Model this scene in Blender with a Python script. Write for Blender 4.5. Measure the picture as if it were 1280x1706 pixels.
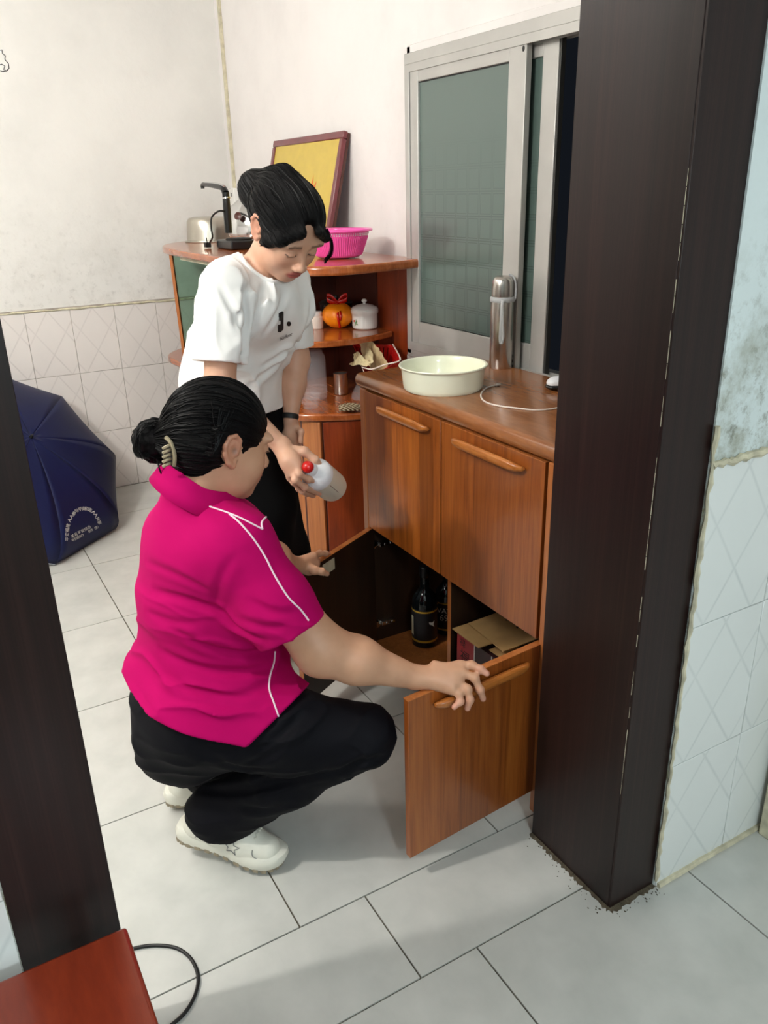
import bpy, bmesh, math, random
import numpy as np
from mathutils import Vector, Matrix
from mathutils.bvhtree import BVHTree

for _o in list(bpy.data.objects): bpy.data.objects.remove(_o)
SC = bpy.context.scene
COL = SC.collection
random.seed(7)
# ------------------------------------------------------------------ camera
F0, CX, CY, CH = 1343.0, 640.0, 853.0, 1.65
RC = np.array([[0.501, -0.313, 0.807], [0.865, 0.205, -0.457], [-0.023, 0.927, 0.374]])
_x = RC[:, 0]/np.linalg.norm(RC[:, 0]); _y = RC[:, 1]-_x*np.dot(_x, RC[:, 1]); _y /= np.linalg.norm(_y); _z = np.cross(_x, _y)
RC = np.array([_x, _y, _z]).T
cam_d = bpy.data.cameras.new('camera'); cam = bpy.data.objects.new('camera', cam_d); COL.objects.link(cam)
M4 = Matrix([list(RC[0])+[0], list(RC[1])+[0], list(RC[2])+[CH], [0, 0, 0, 1]])
cam.matrix_world = M4
cam_d.sensor_fit = 'HORIZONTAL'; cam_d.sensor_width = 36; cam_d.lens = F0/1280*36
cam_d.clip_start = 0.02
SC.camera = cam
# ------------------------------------------------------------------ world, lamps, exposure
w = bpy.data.worlds.new('night'); SC.world = w; w.use_nodes = True
w.node_tree.nodes['Background'].inputs[0].default_value = (0.02, 0.025, 0.035, 1)
w.node_tree.nodes['Background'].inputs[1].default_value = 0.3
def lamp(name, kind, loc, energy, color, size=0.2, rot=None, size_y=None):
    l = bpy.data.lights.new(name, kind); l.energy = energy; l.color = color
    if kind == 'AREA':
        l.size = size
        if size_y: l.shape = 'RECTANGLE'; l.size_y = size_y
    else: l.shadow_soft_size = size
    o = bpy.data.objects.new(name, l); o.location = loc
    if rot: o.rotation_euler = rot
    COL.objects.link(o); return o
lamp('ceiling_lamp', 'POINT', (-1.62, -1.15, 2.62), 112, (1.0, 0.965, 0.91), 0.05)
lamp('kitchen_fill', 'POINT', (-3.3, -0.6, 2.75), 44, (1.0, 0.965, 0.92), 0.3)  # added fill without a fixture, brightens the far side of the kitchen
lamp('near_room_lamp', 'POINT', (1.5, 0.05, 2.15), 88, (0.86, 0.97, 1.0), 0.14)
SC.view_settings.view_transform = 'Standard'; SC.view_settings.look = 'None'
SC.view_settings.gamma = 1.0; SC.view_settings.use_curve_mapping = False
SC.view_settings.exposure = 0.0

# ------------------------------------------------------------------ measuring helpers (camera rays onto real planes)
def _ray(px, py):
    v = np.array([px-CX, CY-py, -F0]); return RC@(v/np.linalg.norm(v))
def WX(px, py, x): d = _ray(px, py); return d*(x/d[0])+np.array([0, 0, CH])
def WY(px, py, y): d = _ray(px, py); return d*(y/d[1])+np.array([0, 0, CH])
def WZ(px, py, z): d = _ray(px, py); return d*((z-CH)/d[2])+np.array([0, 0, CH])
def A(*v): return np.array(v, float)

# ------------------------------------------------------------------ materials
MATS = {}
def s2l(c):
    return tuple(((x/255)/12.92 if x/255 <= 0.04045 else ((x/255+0.055)/1.055)**2.4) for x in c)
class NT:
    def __init__(s, name):
        m = bpy.data.materials.new(name); m.use_nodes = True; s.m = m; s.t = m.node_tree; s.b = s.t.nodes['Principled BSDF']; MATS[name] = m
    def n(s, typ, **kw):
        nd = s.t.nodes.new(typ)
        for k, v in kw.items():
            if k.startswith('i_'):
                nd.inputs[int(k[2:]) if k[2:].isdigit() else k[2:].replace('_', ' ')].default_value = v
            else: setattr(nd, k, v)
        return nd
    def l(s, a, b): s.t.links.new(a, b)
    def coord(s, scale=(1, 1, 1), attr=None, rot=(0, 0, 0)):
        if attr: c = s.n('ShaderNodeAttribute', attribute_name=attr).outputs['Vector']
        else: c = s.n('ShaderNodeTexCoord').outputs['Object']
        mp = s.n('ShaderNodeMapping'); s.l(c, mp.inputs[0]); mp.inputs['Scale'].default_value = scale; mp.inputs['Rotation'].default_value = rot
        return mp.outputs[0]
    def noise(s, vec, scale, detail=4, rough=0.5, dist=0):
        nd = s.n('ShaderNodeTexNoise'); s.l(vec, nd.inputs['Vector']); nd.inputs['Scale'].default_value = scale
        nd.inputs['Detail'].default_value = detail; nd.inputs['Roughness'].default_value = rough; nd.inputs['Distortion'].default_value = dist
        return nd.outputs['Fac']
    def ramp(s, fac, stops):
        r = s.n('ShaderNodeValToRGB'); s.l(fac, r.inputs[0]); e = r.color_ramp.elements
        while len(e) < len(stops): e.new(0.5)
        for el, (p, c) in zip(e, stops): el.position = p; el.color = (*c, 1)
        return r.outputs[0]
    def math(s, op, a, b=None, clamp=False):
        nd = s.n('ShaderNodeMath', operation=op); nd.use_clamp = clamp
        for i, v in enumerate((a, b)):
            if v is None: continue
            if isinstance(v, (int, float)): nd.inputs[i].default_value = v
            else: s.l(v, nd.inputs[i])
        return nd.outputs[0]
    def mix(s, fac, a, b, mode='MIX'):
        nd = s.n('ShaderNodeMix', data_type='RGBA', blend_type=mode)
        for i, v in ((0, fac), (6, a), (7, b)):
            if isinstance(v, (int, float)): nd.inputs[i].default_value = v
            elif isinstance(v, tuple): nd.inputs[i].default_value = (*v, 1)
            else: s.l(v, nd.inputs[i])
        return nd.outputs[2]
    def bump(s, h, strength=0.3, dist=0.01):
        b = s.n('ShaderNodeBump'); b.inputs['Strength'].default_value = strength; b.inputs['Distance'].default_value = dist
        s.l(h, b.inputs['Height']); s.l(b.outputs[0], s.b.inputs['Normal'])
    def base(s, c):
        if isinstance(c, tuple): s.b.inputs['Base Color'].default_value = (*c, 1)
        else: s.l(c, s.b.inputs['Base Color'])
    def set(s, **kw):
        for k, v in kw.items(): s.b.inputs[k.replace('_', ' ')].default_value = v
def simple(name, rgb, rough=0.5, metal=0.0, var=0.0, vs=20, **kw):
    t = NT(name); c = s2l(rgb)
    if var:
        n = t.noise(t.coord(), vs, 5)
        t.base(t.ramp(n, [(0.3, tuple(x*(1-var) for x in c)), (0.7, tuple(min(1, x*(1+var)) for x in c))]))
    else: t.base(c)
    t.set(Roughness=rough, Metallic=metal, **kw); return t.m
def wood(name, dark, mid, light, rough=0.3, grain=(9, 9, 0.7), bands=None, coat=0.3, fine=60, lo=0.3, hi=0.72):
    t = NT(name); v = t.coord(grain)
    n1 = t.noise(v, 3.0, 6, 0.6, 1.2)
    f = t.noise(t.coord((grain[0]*fine/9, grain[1]*fine/9, grain[2])), 3, 3, 0.7)
    m = t.math('ADD', t.math('MULTIPLY', n1, 0.62), t.math('MULTIPLY', f, 0.38))
    c = t.ramp(m, [(lo, s2l(dark)), ((lo+hi)/2, s2l(mid)), (hi, s2l(light))])
    if bands:
        ax, per = bands
        vo = t.n('ShaderNodeTexVoronoi', voronoi_dimensions='1D', feature='F1')
        sp = t.n('ShaderNodeSeparateXYZ'); t.l(t.n('ShaderNodeTexCoord').outputs['Object'], sp.inputs[0])
        t.l(sp.outputs[ax], vo.inputs['W']); vo.inputs['Scale'].default_value = 1/per
        c = t.mix(0.55, c, t.ramp(t.n_sep(vo), [(0.0, (0.42, 0.34, 0.30)), (0.35, (0.8, 0.72, 0.62)), (0.7, (1.0, 0.95, 0.8)), (1.0, (1.55, 1.5, 1.0))]), 'MULTIPLY')
    t.base(c); t.set(Roughness=rough, Coat_Weight=coat, Coat_Roughness=0.15)
    t.bump(f, 0.06, 0.002); return t.m
def _nsep(self, vo):
    sp = self.n('ShaderNodeSeparateColor'); self.l(vo.outputs['Color'], sp.inputs[0]); return sp.outputs[0]
NT.n_sep = _nsep

wood('door_wood', (112, 54, 16), (158, 86, 32), (182, 110, 46), 0.34, bands=(0, 0.085))
wood('door_wood_side', (112, 60, 26), (152, 92, 44), (172, 112, 58), 0.36, bands=(1, 0.085))
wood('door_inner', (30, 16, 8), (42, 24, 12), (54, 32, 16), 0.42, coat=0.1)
wood('edge_wood', (140, 76, 34), (176, 104, 52), (196, 124, 68), 0.35)
wood('counter_wood', (136, 80, 42), (152, 94, 52), (166, 108, 62), 0.26, grain=(1.2, 8, 8), coat=0.4)
wood('handle_wood', (138, 74, 28), (176, 104, 44), (198, 128, 62), 0.28, grain=(1.5, 12, 12))
wood('cherry', (108, 38, 14), (144, 58, 24), (164, 74, 32), 0.3, grain=(7, 7, 0.8))
wood('cherry_top', (140, 66, 26), (172, 90, 42), (196, 116, 62), 0.2, grain=(1.2, 6, 6), coat=0.5)
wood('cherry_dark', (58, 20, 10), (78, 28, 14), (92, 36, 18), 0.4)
wood('dark_laminate', (15, 6, 5), (30, 14, 12), (48, 27, 23), 0.42, grain=(14, 14, 0.25), coat=0.06, fine=70)
MATS['dark_laminate'].node_tree.nodes['Principled BSDF'].inputs['Specular IOR Level'].default_value = 0.35
wood('red_lacquer', (138, 44, 18), (160, 56, 26), (176, 68, 32), 0.28, grain=(1, 4, 4), coat=0.4)
wood('tile_edge_dirt', (40, 34, 26), (90, 80, 64), (120, 108, 88), 0.9, grain=(20, 20, 20), coat=0)

def plaster(name, rgb, stains, moldz=None):
    t = NT(name); v = t.coord(); c = s2l(rgb)
    n = t.noise(v, 1.6, 8, 0.62)
    col = t.ramp(n, [(0.32, tuple(x*0.90 for x in c)), (0.55, c), (0.8, tuple(min(1, x*1.05) for x in c))])
    sp = t.n('ShaderNodeSeparateXYZ'); t.l(v, sp.inputs[0])
    if moldz:
        z0, z1, k, th = moldz
        g = t.n('ShaderNodeMapRange'); t.l(sp.outputs[2], g.inputs[0]); g.inputs[1].default_value = z1; g.inputs[2].default_value = z0
        m = t.math('MULTIPLY', g.outputs[0], t.math('MULTIPLY', t.math('SUBTRACT', t.noise(v, 7, 9, 0.72), th), k), True)
        m2 = t.math('MULTIPLY', g.outputs[0], t.math('MULTIPLY', t.math('SUBTRACT', t.noise(v, 26, 6, 0.7), th+0.07), k*1.3), True)
        col = t.mix(m, col, s2l(stains)); col = t.mix(m2, col, tuple(x*0.6 for x in s2l(stains)))
    t.base(col); t.set(Roughness=0.85); t.bump(t.noise(v, 12, 7, 0.6), 0.25, 0.01); return t.m
plaster('plaster_left', (231, 228, 224), (176, 170, 160), (1.0, 1.75, 1.6, 0.47))
plaster('plaster_back', (236, 231, 229), (190, 172, 168), (1.2, 2.2, 0.8, 0.52))
plaster('plaster_near', (222, 232, 232), (140, 138, 112), (1.02, 1.62, 5.5, 0.46))
simple('ceiling_white', (232, 230, 226), 0.9)
def tilemat(name, rgb, line, w, h, ax):
    t = NT(name); c = s2l(rgb)
    sp = t.n('ShaderNodeSeparateXYZ'); t.l(t.n('ShaderNodeTexCoord').outputs['Object'], sp.inputs[0])
    u = t.math('DIVIDE', sp.outputs[ax], w); v = t.math('DIVIDE', sp.outputs[2], h)
    ms = []
    for sg in ('ADD', 'SUBTRACT'):
        a = t.math(sg, u, v); a = t.math('MULTIPLY', a, 1.5)
        fr = t.math('FRACT', t.math('ADD', a, 20.25)); d = t.math('ABSOLUTE', t.math('SUBTRACT', fr, 0.5))
        ms.append(t.math('SUBTRACT', 1.0, t.math('DIVIDE', d, 0.042), True))
    m = t.math('MAXIMUM', *ms)
    m = t.math('MULTIPLY', m, t.math('MULTIPLY', t.noise(t.coord(), 9, 2), 0.5))
    n = t.noise(t.coord(), 3, 6)
    col = t.ramp(n, [(0.3, tuple(x*0.93 for x in c)), (0.7, c)])
    t.base(t.mix(m, col, s2l(line))); t.set(Roughness=0.16); t.bump(t.noise(t.coord(), 4, 2), 0.04, 0.01)
tilemat('wall_tile_warm', (240, 233, 229), (172, 164, 162), 0.237, 0.355, 1)
tilemat('wall_tile_cool', (238, 241, 239), (168, 176, 178), 0.237, 0.355, 1)
t = NT('floor_tile'); v = t.coord(); n = t.noise(v, 7, 9, 0.55, 0.2)
t.base(t.ramp(n, [(0.1, s2l((188, 190, 185))), (0.5, s2l((206, 206, 201))), (1.0, s2l((224, 223, 218)))]))
t.l(t.ramp(t.noise(v, 3, 2), [(0.0, (0.17,)*3), (1.0, (0.31,)*3)]), t.b.inputs['Roughness']); t.bump(t.noise(v, 2.2, 2), 0.05, 0.02)
simple('grout', (88, 80, 66), 0.9, var=0.5, vs=30)
simple('wall_grout', (170, 160, 150), 0.9, var=0.2)
simple('caulk', (206, 198, 172), 0.8, var=0.25, vs=30)
def brushed(name, rgb, rough, sc=(4, 4, 160)):
    t = NT(name); t.base(s2l(rgb)); t.set(Metallic=1.0, Roughness=rough, Anisotropic=0.4)
brushed('steel', (198, 192, 186), 0.27)
brushed('steel_worn', (196, 190, 178), 0.3, (40, 40, 40))
brushed('chrome', (215, 215, 215), 0.12)
simple('aluminium', (188, 186, 182), 0.38, 0.35, var=0.06, vs=8)
simple('aluminium_dark', (60, 60, 58), 0.5, 0.4)
simple('black_plastic', (14, 14, 16), 0.28)
simple('black_rubber', (16, 16, 17), 0.55)
simple('grey_strap', (186, 188, 190), 0.6)
simple('cream_enamel', (246, 246, 222), 0.3, Coat_Weight=0.3)
simple('frosted_plastic', (222, 216, 200), 0.4, Subsurface_Weight=0.3, Subsurface_Radius=(.02, .02, .02))
simple('white_plastic', (236, 236, 240), 0.35, Coat_Weight=0.2)
simple('cable_white', (240, 226, 214), 0.45)
simple('pink_plastic', (246, 96, 180), 0.3, Subsurface_Weight=0.2, Subsurface_Radius=(.02, .01, .01), Coat_Weight=0.3)
simple('ceramic', (238, 236, 232), 0.14, Coat_Weight=0.4)
simple('red_plastic', (205, 26, 24), 0.3, Coat_Weight=0.3)
simple('red_ribbon', (200, 18, 14), 0.22, Coat_Weight=0.5)
simple('leaf_print', (70, 130, 40), 0.3); simple('flower_print', (225, 90, 60), 0.3)
t = NT('mandarin'); t.base(s2l((250, 140, 14))); t.set(Roughness=0.38); t.bump(t.noise(t.coord(), 260, 2), 0.25, 0.002)
simple('kraft', (196, 172, 130), 0.8, var=0.12, vs=12)
simple('kraft_light', (222, 206, 162), 0.8, var=0.1, vs=12)
simple('carton_red', (158, 24, 36), 0.4, var=0.1); simple('carton_dark', (52, 22, 26), 0.45)
simple('carton_board', (176, 138, 88), 0.85, var=0.1)
simple('gold', (214, 172, 62), 0.35, 0.5); simple('label_black', (14, 14, 18), 0.5); simple('label_cream', (210, 200, 170), 0.6)
simple('print_white', (222, 222, 216), 0.6); simple('print_black', (16, 16, 20), 0.6)
simple('umb_grey_trim', (150, 152, 158), 0.5)
simple('plaque_gold', (206, 178, 66), 0.35, var=0.05, Coat_Weight=0.3); simple('maroon', (112, 44, 50), 0.35, var=0.15, Coat_Weight=0.4)
simple('print_brown', (90, 60, 24), 0.6); simple('print_orange', (226, 100, 30), 0.5)
simple('clip_beige', (150, 138, 112), 0.45)
simple('beige_cloth', (178, 166, 140), 0.8, var=0.2)
def glassm(name, rgb, rough, trans=1.0, ior=1.45, alpha=1):
    t = NT(name); t.base(s2l(rgb)); t.set(Roughness=rough, Transmission_Weight=trans, IOR=ior, Alpha=alpha)
glassm('bottle_glass', (8, 12, 14), 0.06, 0.0)
MATS['bottle_glass'].node_tree.nodes['Principled BSDF'].inputs['Coat Weight'].default_value = 0.6
glassm('clear_plastic', (225, 220, 224), 0.08, 0.0, 1.5, 0.15)
glassm('green_glass', (150, 190, 170), 0.03, 1.0, 1.05)
t = NT('frosted_glass')
sp = t.n('ShaderNodeSeparateXYZ'); t.l(t.n('ShaderNodeTexCoord').outputs['Object'], sp.inputs[0])
def _cell(o, per, off):
    a = t.math('FRACT', t.math('ADD', t.math('DIVIDE', o, per), off)); return t.math('ABSOLUTE', t.math('SUBTRACT', a, 0.5))
a = _cell(sp.outputs[0], 0.068, 10.2); b = _cell(sp.outputs[2], 0.078, 0.1); d = t.math('MAXIMUM', a, b)
ln = t.math('MAXIMUM', t.math('LESS_THAN', t.math('ABSOLUTE', t.math('SUBTRACT', d, 0.40)), 0.02), t.math('GREATER_THAN', d, 0.475))
fade = t.n('ShaderNodeMapRange'); t.l(sp.outputs[2], fade.inputs[0]); fade.inputs[1].default_value = 1.82; fade.inputs[2].default_value = 1.5
ln = t.math('MULTIPLY', t.math('MULTIPLY', ln, fade.outputs[0]), 0.55)
t.base(t.mix(ln, s2l((86, 104, 98)), s2l((50, 66, 62)))); t.set(Roughness=0.32, Coat_Weight=0.6, Coat_Roughness=0.12)
def cloth(name, rgb, rough, sheen=0.3, weave=900, var=0.06, bumpn=0.12):
    t = NT(name); c = s2l(rgb); v = t.coord()
    n = t.noise(v, 6, 4)
    t.base(t.ramp(n, [(0.3, tuple(x*(1-var) for x in c)), (0.7, tuple(min(1, x*(1+var)) for x in c))]))
    t.set(Roughness=rough, Sheen_Weight=sheen); t.bump(t.noise(v, weave, 2), bumpn, 0.001); return t
cloth('pink_polo_cloth', (178, 4, 92), 0.85, 0.0, var=0.04)
cloth('white_cotton', (242, 240, 238), 0.85, 0.1)
cloth('trouser_navy', (8, 8, 15), 0.75, 0.0); cloth('trouser_black', (3, 3, 4), 0.9, 0.0)
for _n in ('trouser_navy', 'trouser_black'): MATS[_n].node_tree.nodes['Principled BSDF'].inputs['Specular IOR Level'].default_value = 0.15
MATS['pink_polo_cloth'].node_tree.nodes['Principled BSDF'].inputs['Specular IOR Level'].default_value = 0.1
cloth('umbrella_cloth', (13, 22, 66), 0.5, 0.0, var=0.12)
MATS['umbrella_cloth'].node_tree.nodes['Principled BSDF'].inputs['Specular IOR Level'].default_value = 0.3
simple('piping', (240, 214, 228), 0.6)
simple('shoe_white', (226, 224, 212), 0.5, var=0.04); simple('shoe_sole', (206, 200, 182), 0.6); simple('shoe_tread', (150, 138, 116), 0.7)
simple('shoe_line', (110, 110, 112), 0.6)
t = NT('skin'); at = t.n('ShaderNodeAttribute', attribute_name='tint'); v = t.coord()
n = t.noise(v, 22, 5); c = t.mix(1.0, at.outputs['Color'], t.ramp(n, [(0.3, (0.93, 0.90, 0.88)), (0.7, (1.05, 1.03, 1.02))]), 'MULTIPLY')
t.base(c); t.set(Roughness=0.48, Subsurface_Weight=0.12, Subsurface_Radius=(0.012, 0.005, 0.003)); t.bump(t.noise(v, 260, 3), 0.08, 0.001)
t = NT('hair'); v = t.coord((14, 1.3, 1), attr='hairuv'); n = t.noise(v, 5, 5, 0.65, 0.3); v2 = t.coord((60, 1.5, 1), attr='hairuv'); n2 = t.noise(v2, 4, 2, 0.7)
s_ = t.math('ADD', t.math('MULTIPLY', n, 0.6), t.math('MULTIPLY', n2, 0.4))
t.base(t.ramp(s_, [(0.35, (0.0015, 0.0015, 0.002)), (0.7, (0.005, 0.0045, 0.005))])); t.set(Roughness=0.42); t.b.inputs['Specular IOR Level'].default_value = 0.14
t.bump(s_, 0.7, 0.006)

# ------------------------------------------------------------------ object helpers
class MB:
    def __init__(s): s.v = []; s.f = []
    def add(s, vs, fs):
        o = len(s.v); s.v += [tuple(map(float, p)) for p in vs]; s.f += [tuple(o+i for i in f) for f in fs]; return s
    def box(s, x0, x1, y0, y1, z0, z1):
        return s.add([(x0, y0, z0), (x1, y0, z0), (x1, y1, z0), (x0, y1, z0), (x0, y0, z1), (x1, y0, z1), (x1, y1, z1), (x0, y1, z1)],
                     [(0, 3, 2, 1), (4, 5, 6, 7), (0, 1, 5, 4), (1, 2, 6, 5), (2, 3, 7, 6), (3, 0, 4, 7)])
    def obox(s, o, ex, ey, ez):
        o, ex, ey, ez = map(np.asarray, (o, ex, ey, ez))
        P = [o, o+ex, o+ex+ey, o+ey, o+ez, o+ex+ez, o+ex+ey+ez, o+ey+ez]
        f = [(0, 3, 2, 1), (4, 5, 6, 7), (0, 1, 5, 4), (1, 2, 6, 5), (2, 3, 7, 6), (3, 0, 4, 7)]
        if np.dot(np.cross(ex, ey), ez) < 0: f = [t[::-1] for t in f]
        return s.add(P, f)
    def prism(s, poly, z0, z1):
        n = len(poly); area = sum(poly[i][0]*poly[(i+1) % n][1]-poly[(i+1) % n][0]*poly[i][1] for i in range(n))
        if area < 0: poly = poly[::-1]
        return s.add([(p[0], p[1], z0) for p in poly]+[(p[0], p[1], z1) for p in poly],
                     [tuple(range(n))[::-1], tuple(range(n, 2*n))]+[(i, (i+1) % n, n+(i+1) % n, n+i) for i in range(n)])
    def lathe(s, prof, c=(0, 0, 0), ax=(0, 0, 1), n=40, sx=1, sy=1, cap=True):
        ax = np.array(ax, float); ax /= np.linalg.norm(ax); c = np.array(c, float)
        u = np.cross(ax, [0, 0, 1]) if abs(ax[2]) < .95 else np.cross(ax, [0, 1, 0]); u /= np.linalg.norm(u); v = np.cross(ax, u)
        vs = []; fs = []
        for r, h in prof:
            for k in range(n):
                a = 2*math.pi*k/n; vs.append(c+ax*h+u*(r*math.cos(a)*sx)+v*(r*math.sin(a)*sy))
        for i in range(len(prof)-1):
            for k in range(n):
                k2 = (k+1) % n; fs.append((i*n+k, i*n+k2, (i+1)*n+k2, (i+1)*n+k))
        if cap:
            fs.append(tuple(range(n))[::-1]); m = (len(prof)-1)*n; fs.append(tuple(range(m, m+n)))
        return s.add(vs, fs)
    def tube(s, pts, r, n=10, flat=1.0):
        pts = [np.array(p, float) for p in pts]; m = len(pts); vs = []; fs = []
        rr = r if hasattr(r, '__len__') else [r]*m
        nv = None
        for i, p in enumerate(pts):
            t = pts[min(i+1, m-1)]-pts[max(i-1, 0)]; t = t/(np.linalg.norm(t)+1e-12)
            if nv is None: nv = np.cross(t, [0, 0, 1]) if abs(t[2]) < .9 else np.cross(t, [1, 0, 0])
            nv = nv-t*np.dot(nv, t); nv /= np.linalg.norm(nv)+1e-12; b = np.cross(t, nv)
            for k in range(n):
                a = 2*math.pi*k/n; vs.append(p+nv*rr[i]*math.cos(a)+b*rr[i]*flat*math.sin(a))
        for i in range(m-1):
            for k in range(n):
                k2 = (k+1) % n; fs.append((i*n+k, i*n+k2, (i+1)*n+k2, (i+1)*n+k))
        fs.append(tuple(range(n))[::-1]); fs.append(tuple(range((m-1)*n, m*n)))
        return s.add(vs, fs)
    def ball(s, c, r, n=20, m=12, R=None):
        r = np.array(r if hasattr(r, '__len__') else (r, r, r), float); vs = []; fs = []
        for i in range(m+1):
            a = math.pi*i/m
            for k in range(n):
                b = 2*math.pi*k/n; p = np.array([math.sin(a)*math.cos(b), math.sin(a)*math.sin(b), math.cos(a)])*r
                vs.append(np.array(c)+(p if R is None else R@p))
        for i in range(m):
            for k in range(n):
                k2 = (k+1) % n; fs.append((i*n+k, (i+1)*n+k, (i+1)*n+k2, i*n+k2))
        return s.add(vs, fs)
def smooth(pts, n=8, closed=False):
    P = [np.array(p, float) for p in pts]; m = len(P); out = []
    for i in range(m if closed else m-1):
        if closed: a, b, c, d = P[(i-1) % m], P[i], P[(i+1) % m], P[(i+2) % m]
        else: a, b, c, d = P[max(i-1, 0)], P[i], P[i+1], P[min(i+2, m-1)]
        for k in range(n):
            t = k/n; out.append(0.5*((2*b)+(-a+c)*t+(2*a-5*b+4*c-d)*t*t+(-a+3*b-3*c+d)*t**3))
    if not closed: out.append(P[-1])
    return out
BASE = {}
def thing(name, label, cat, loc, group=None):
    o = bpy.data.objects.new(name, None); o.empty_display_size = 0.05; o.location = tuple(float(a) for a in loc); COL.objects.link(o)
    o['label'] = label; o['category'] = cat
    if group: o['group'] = group
    return o
def link(o, parent=None, label=None, cat=None, group=None, kind=None):
    COL.objects.link(o)
    if parent is not None: o.parent = parent
    if label: o['label'] = label
    if cat: o['category'] = cat
    if group: o['group'] = group
    if kind: o['kind'] = kind
    return o
def wloc(o):
    p = np.zeros(3)
    while o is not None: p = p+np.array(o.location); o = o.parent
    return p
def obj(name, mb, mat, parent=None, label=None, cat=None, group=None, kind=None, bev=0, sm=False, at=None, seg=2, subd=0, weld=False):
    me = bpy.data.meshes.new(name)
    org = np.array(at, float) if at is not None else np.zeros(3)
    pw = wloc(parent) if parent is not None else np.zeros(3)
    me.from_pydata([tuple(np.array(v)-org-(pw if at is None else 0)) for v in mb.v], [], mb.f)
    ms = mat if isinstance(mat, (list, tuple)) else [mat]
    for m in ms: me.materials.append(MATS[m])
    o = bpy.data.objects.new(name, me); 
    if at is not None: o.location = tuple(org-pw)
    link(o, parent, label, cat, group, kind)
    if weld:
        bm = bmesh.new(); bm.from_mesh(me); bmesh.ops.remove_doubles(bm, verts=bm.verts, dist=1e-5); bmesh.ops.recalc_face_normals(bm, faces=bm.faces); bm.to_mesh(me); bm.free()
    if bev:
        b = o.modifiers.new('b', 'BEVEL'); b.width = bev; b.segments = seg; b.limit_method = 'ANGLE'; b.angle_limit = math.radians(35)
    if subd:
        b = o.modifiers.new('s', 'SUBSURF'); b.levels = subd; b.render_levels = subd
    if sm or bev or subd:
        me.polygons.foreach_set('use_smooth', [True]*len(me.polygons))
        if hasattr(me, 'set_sharp_from_angle'): me.set_sharp_from_angle(angle=math.radians(40))
    return o
def st(name, mb, mat, parent=None, **kw):
    return obj(name, mb, mat, parent, kind='structure' if parent is None else None, **kw)
def text_mb(s, size, o, ex, ey, n, depth=0.0006, mb=None, shear=0, align='LEFT'):
    """flat extruded lettering lying in the plane (ex, ey) at point o, n the outward normal"""
    cu = bpy.data.curves.new('txt', 'FONT'); cu.body = s; cu.size = size; cu.resolution_u = 3; cu.shear = shear; cu.align_x = align
    ob = bpy.data.objects.new('txt', cu); COL.objects.link(ob)
    dg = bpy.context.evaluated_depsgraph_get(); me = bpy.data.meshes.new_from_object(ob.evaluated_get(dg))
    mb = mb or MB(); o, ex, ey, n = [np.array(a, float) for a in (o, ex, ey, n)]
    V = [o+ex*v.co.x+ey*v.co.y+n*depth for v in me.vertices]
    mb.add(V, [tuple(p.vertices) for p in me.polygons])
    bpy.data.objects.remove(ob); bpy.data.meshes.remove(me)
    return mb
# ------------------------------------------------------------------ the setting
YW = 1.75; XL = -4.8; ZC = 3.0
fl = st('floor', MB().box(-4.95, 2.6, -3.6, 1.95, -0.12, -0.004), 'grout')
TG = 0.0022; _tm = {}
def floor_tile(x0, x1, y0, y1):
    key = (round(x1-x0, 3), round(y1-y0, 3))
    if key not in _tm:
        a, b = x1-x0-2*TG, y1-y0-2*TG
        o = obj('floor_tile', MB().box(0, a, 0, b, -0.010, 0), 'floor_tile', fl); _tm[key] = o.data
    else:
        o = bpy.data.objects.new('floor_tile', _tm[key]); link(o, fl)
    o.location = (x0+TG, y0+TG, 0)
T = 0.597
for k in range(0, 6):
    x1 = -1.357-T*k; x0 = max(x1-T, XL)
    for j in range(-4, 4):
        y0 = 0.508+T*(j-1); y1 = min(y0+T, YW)
        if y0 < YW-0.02 and y0 > -2.2: floor_tile(x0, x1, y0, y1)
for j in range(-3, 3):
    y0 = 0.686+T*(j-1)+0.0; y1 = y0+T
    floor_tile(-1.357, -1.093, y0, min(y1, 1.6))
for k in range(0, 3):
    x0 = -1.093+T*k
    for j in range(-3, 4):
        y0 = 0.839+T*(j-2); y1 = min(y0+T, YW)
        if y0 < YW-0.02 and y0 > -1.5: floor_tile(x0, x0+T, y0, y1)

def wall_tiles(parent, mat, x, cols, rows, facing, name='wall_tile'):
    cache = {}
    for (y0, y1) in cols:
        for (z0, z1) in rows:
            key = (round(y1-y0, 3), round(z1-z0, 3)); g = 0.0012
            if key not in cache:
                d = 0.008
                b = MB().box(0 if facing < 0 else -d, d if facing < 0 else 0, g, y1-y0-g, g, z1-z0-g)
                o = obj(name, b, mat, parent, bev=0.0012, seg=1); cache[key] = o
            else:
                s = cache[key]; o = s.copy(); link(o, parent)
            o.location = (x, y0, z0)
# left wall (far side of the kitchen)
wl = st('wall_left', MB().box(-4.97, XL-0.004, -3.6, YW+0.1, 0, 1.08), 'wall_grout')
obj('plaster', MB().box(-4.97, XL-0.005, -3.6, YW+0.1, 1.08, ZC), 'plaster_left', wl)
rows = [(0, .355), (.355, .71), (.71, 1.065)]
wall_tiles(wl, 'wall_tile_warm', XL, [(0.525+0.237*k, min(0.525+0.237*(k+1), YW)) for k in range(-7, 6) if 0.525+0.237*k < YW-.02], rows, 1)
rb = MB()
pts = []
for i in range(60):
    y = -1.1+i*0.048; pts.append((XL-0.001+random.uniform(0, .003), y, 1.068+random.uniform(-.003, .004)))
rb.tube(pts, [0.004+random.uniform(0, .004) for _ in pts], 6)
obj('caulk_line', rb, 'caulk', wl, sm=True)
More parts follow.
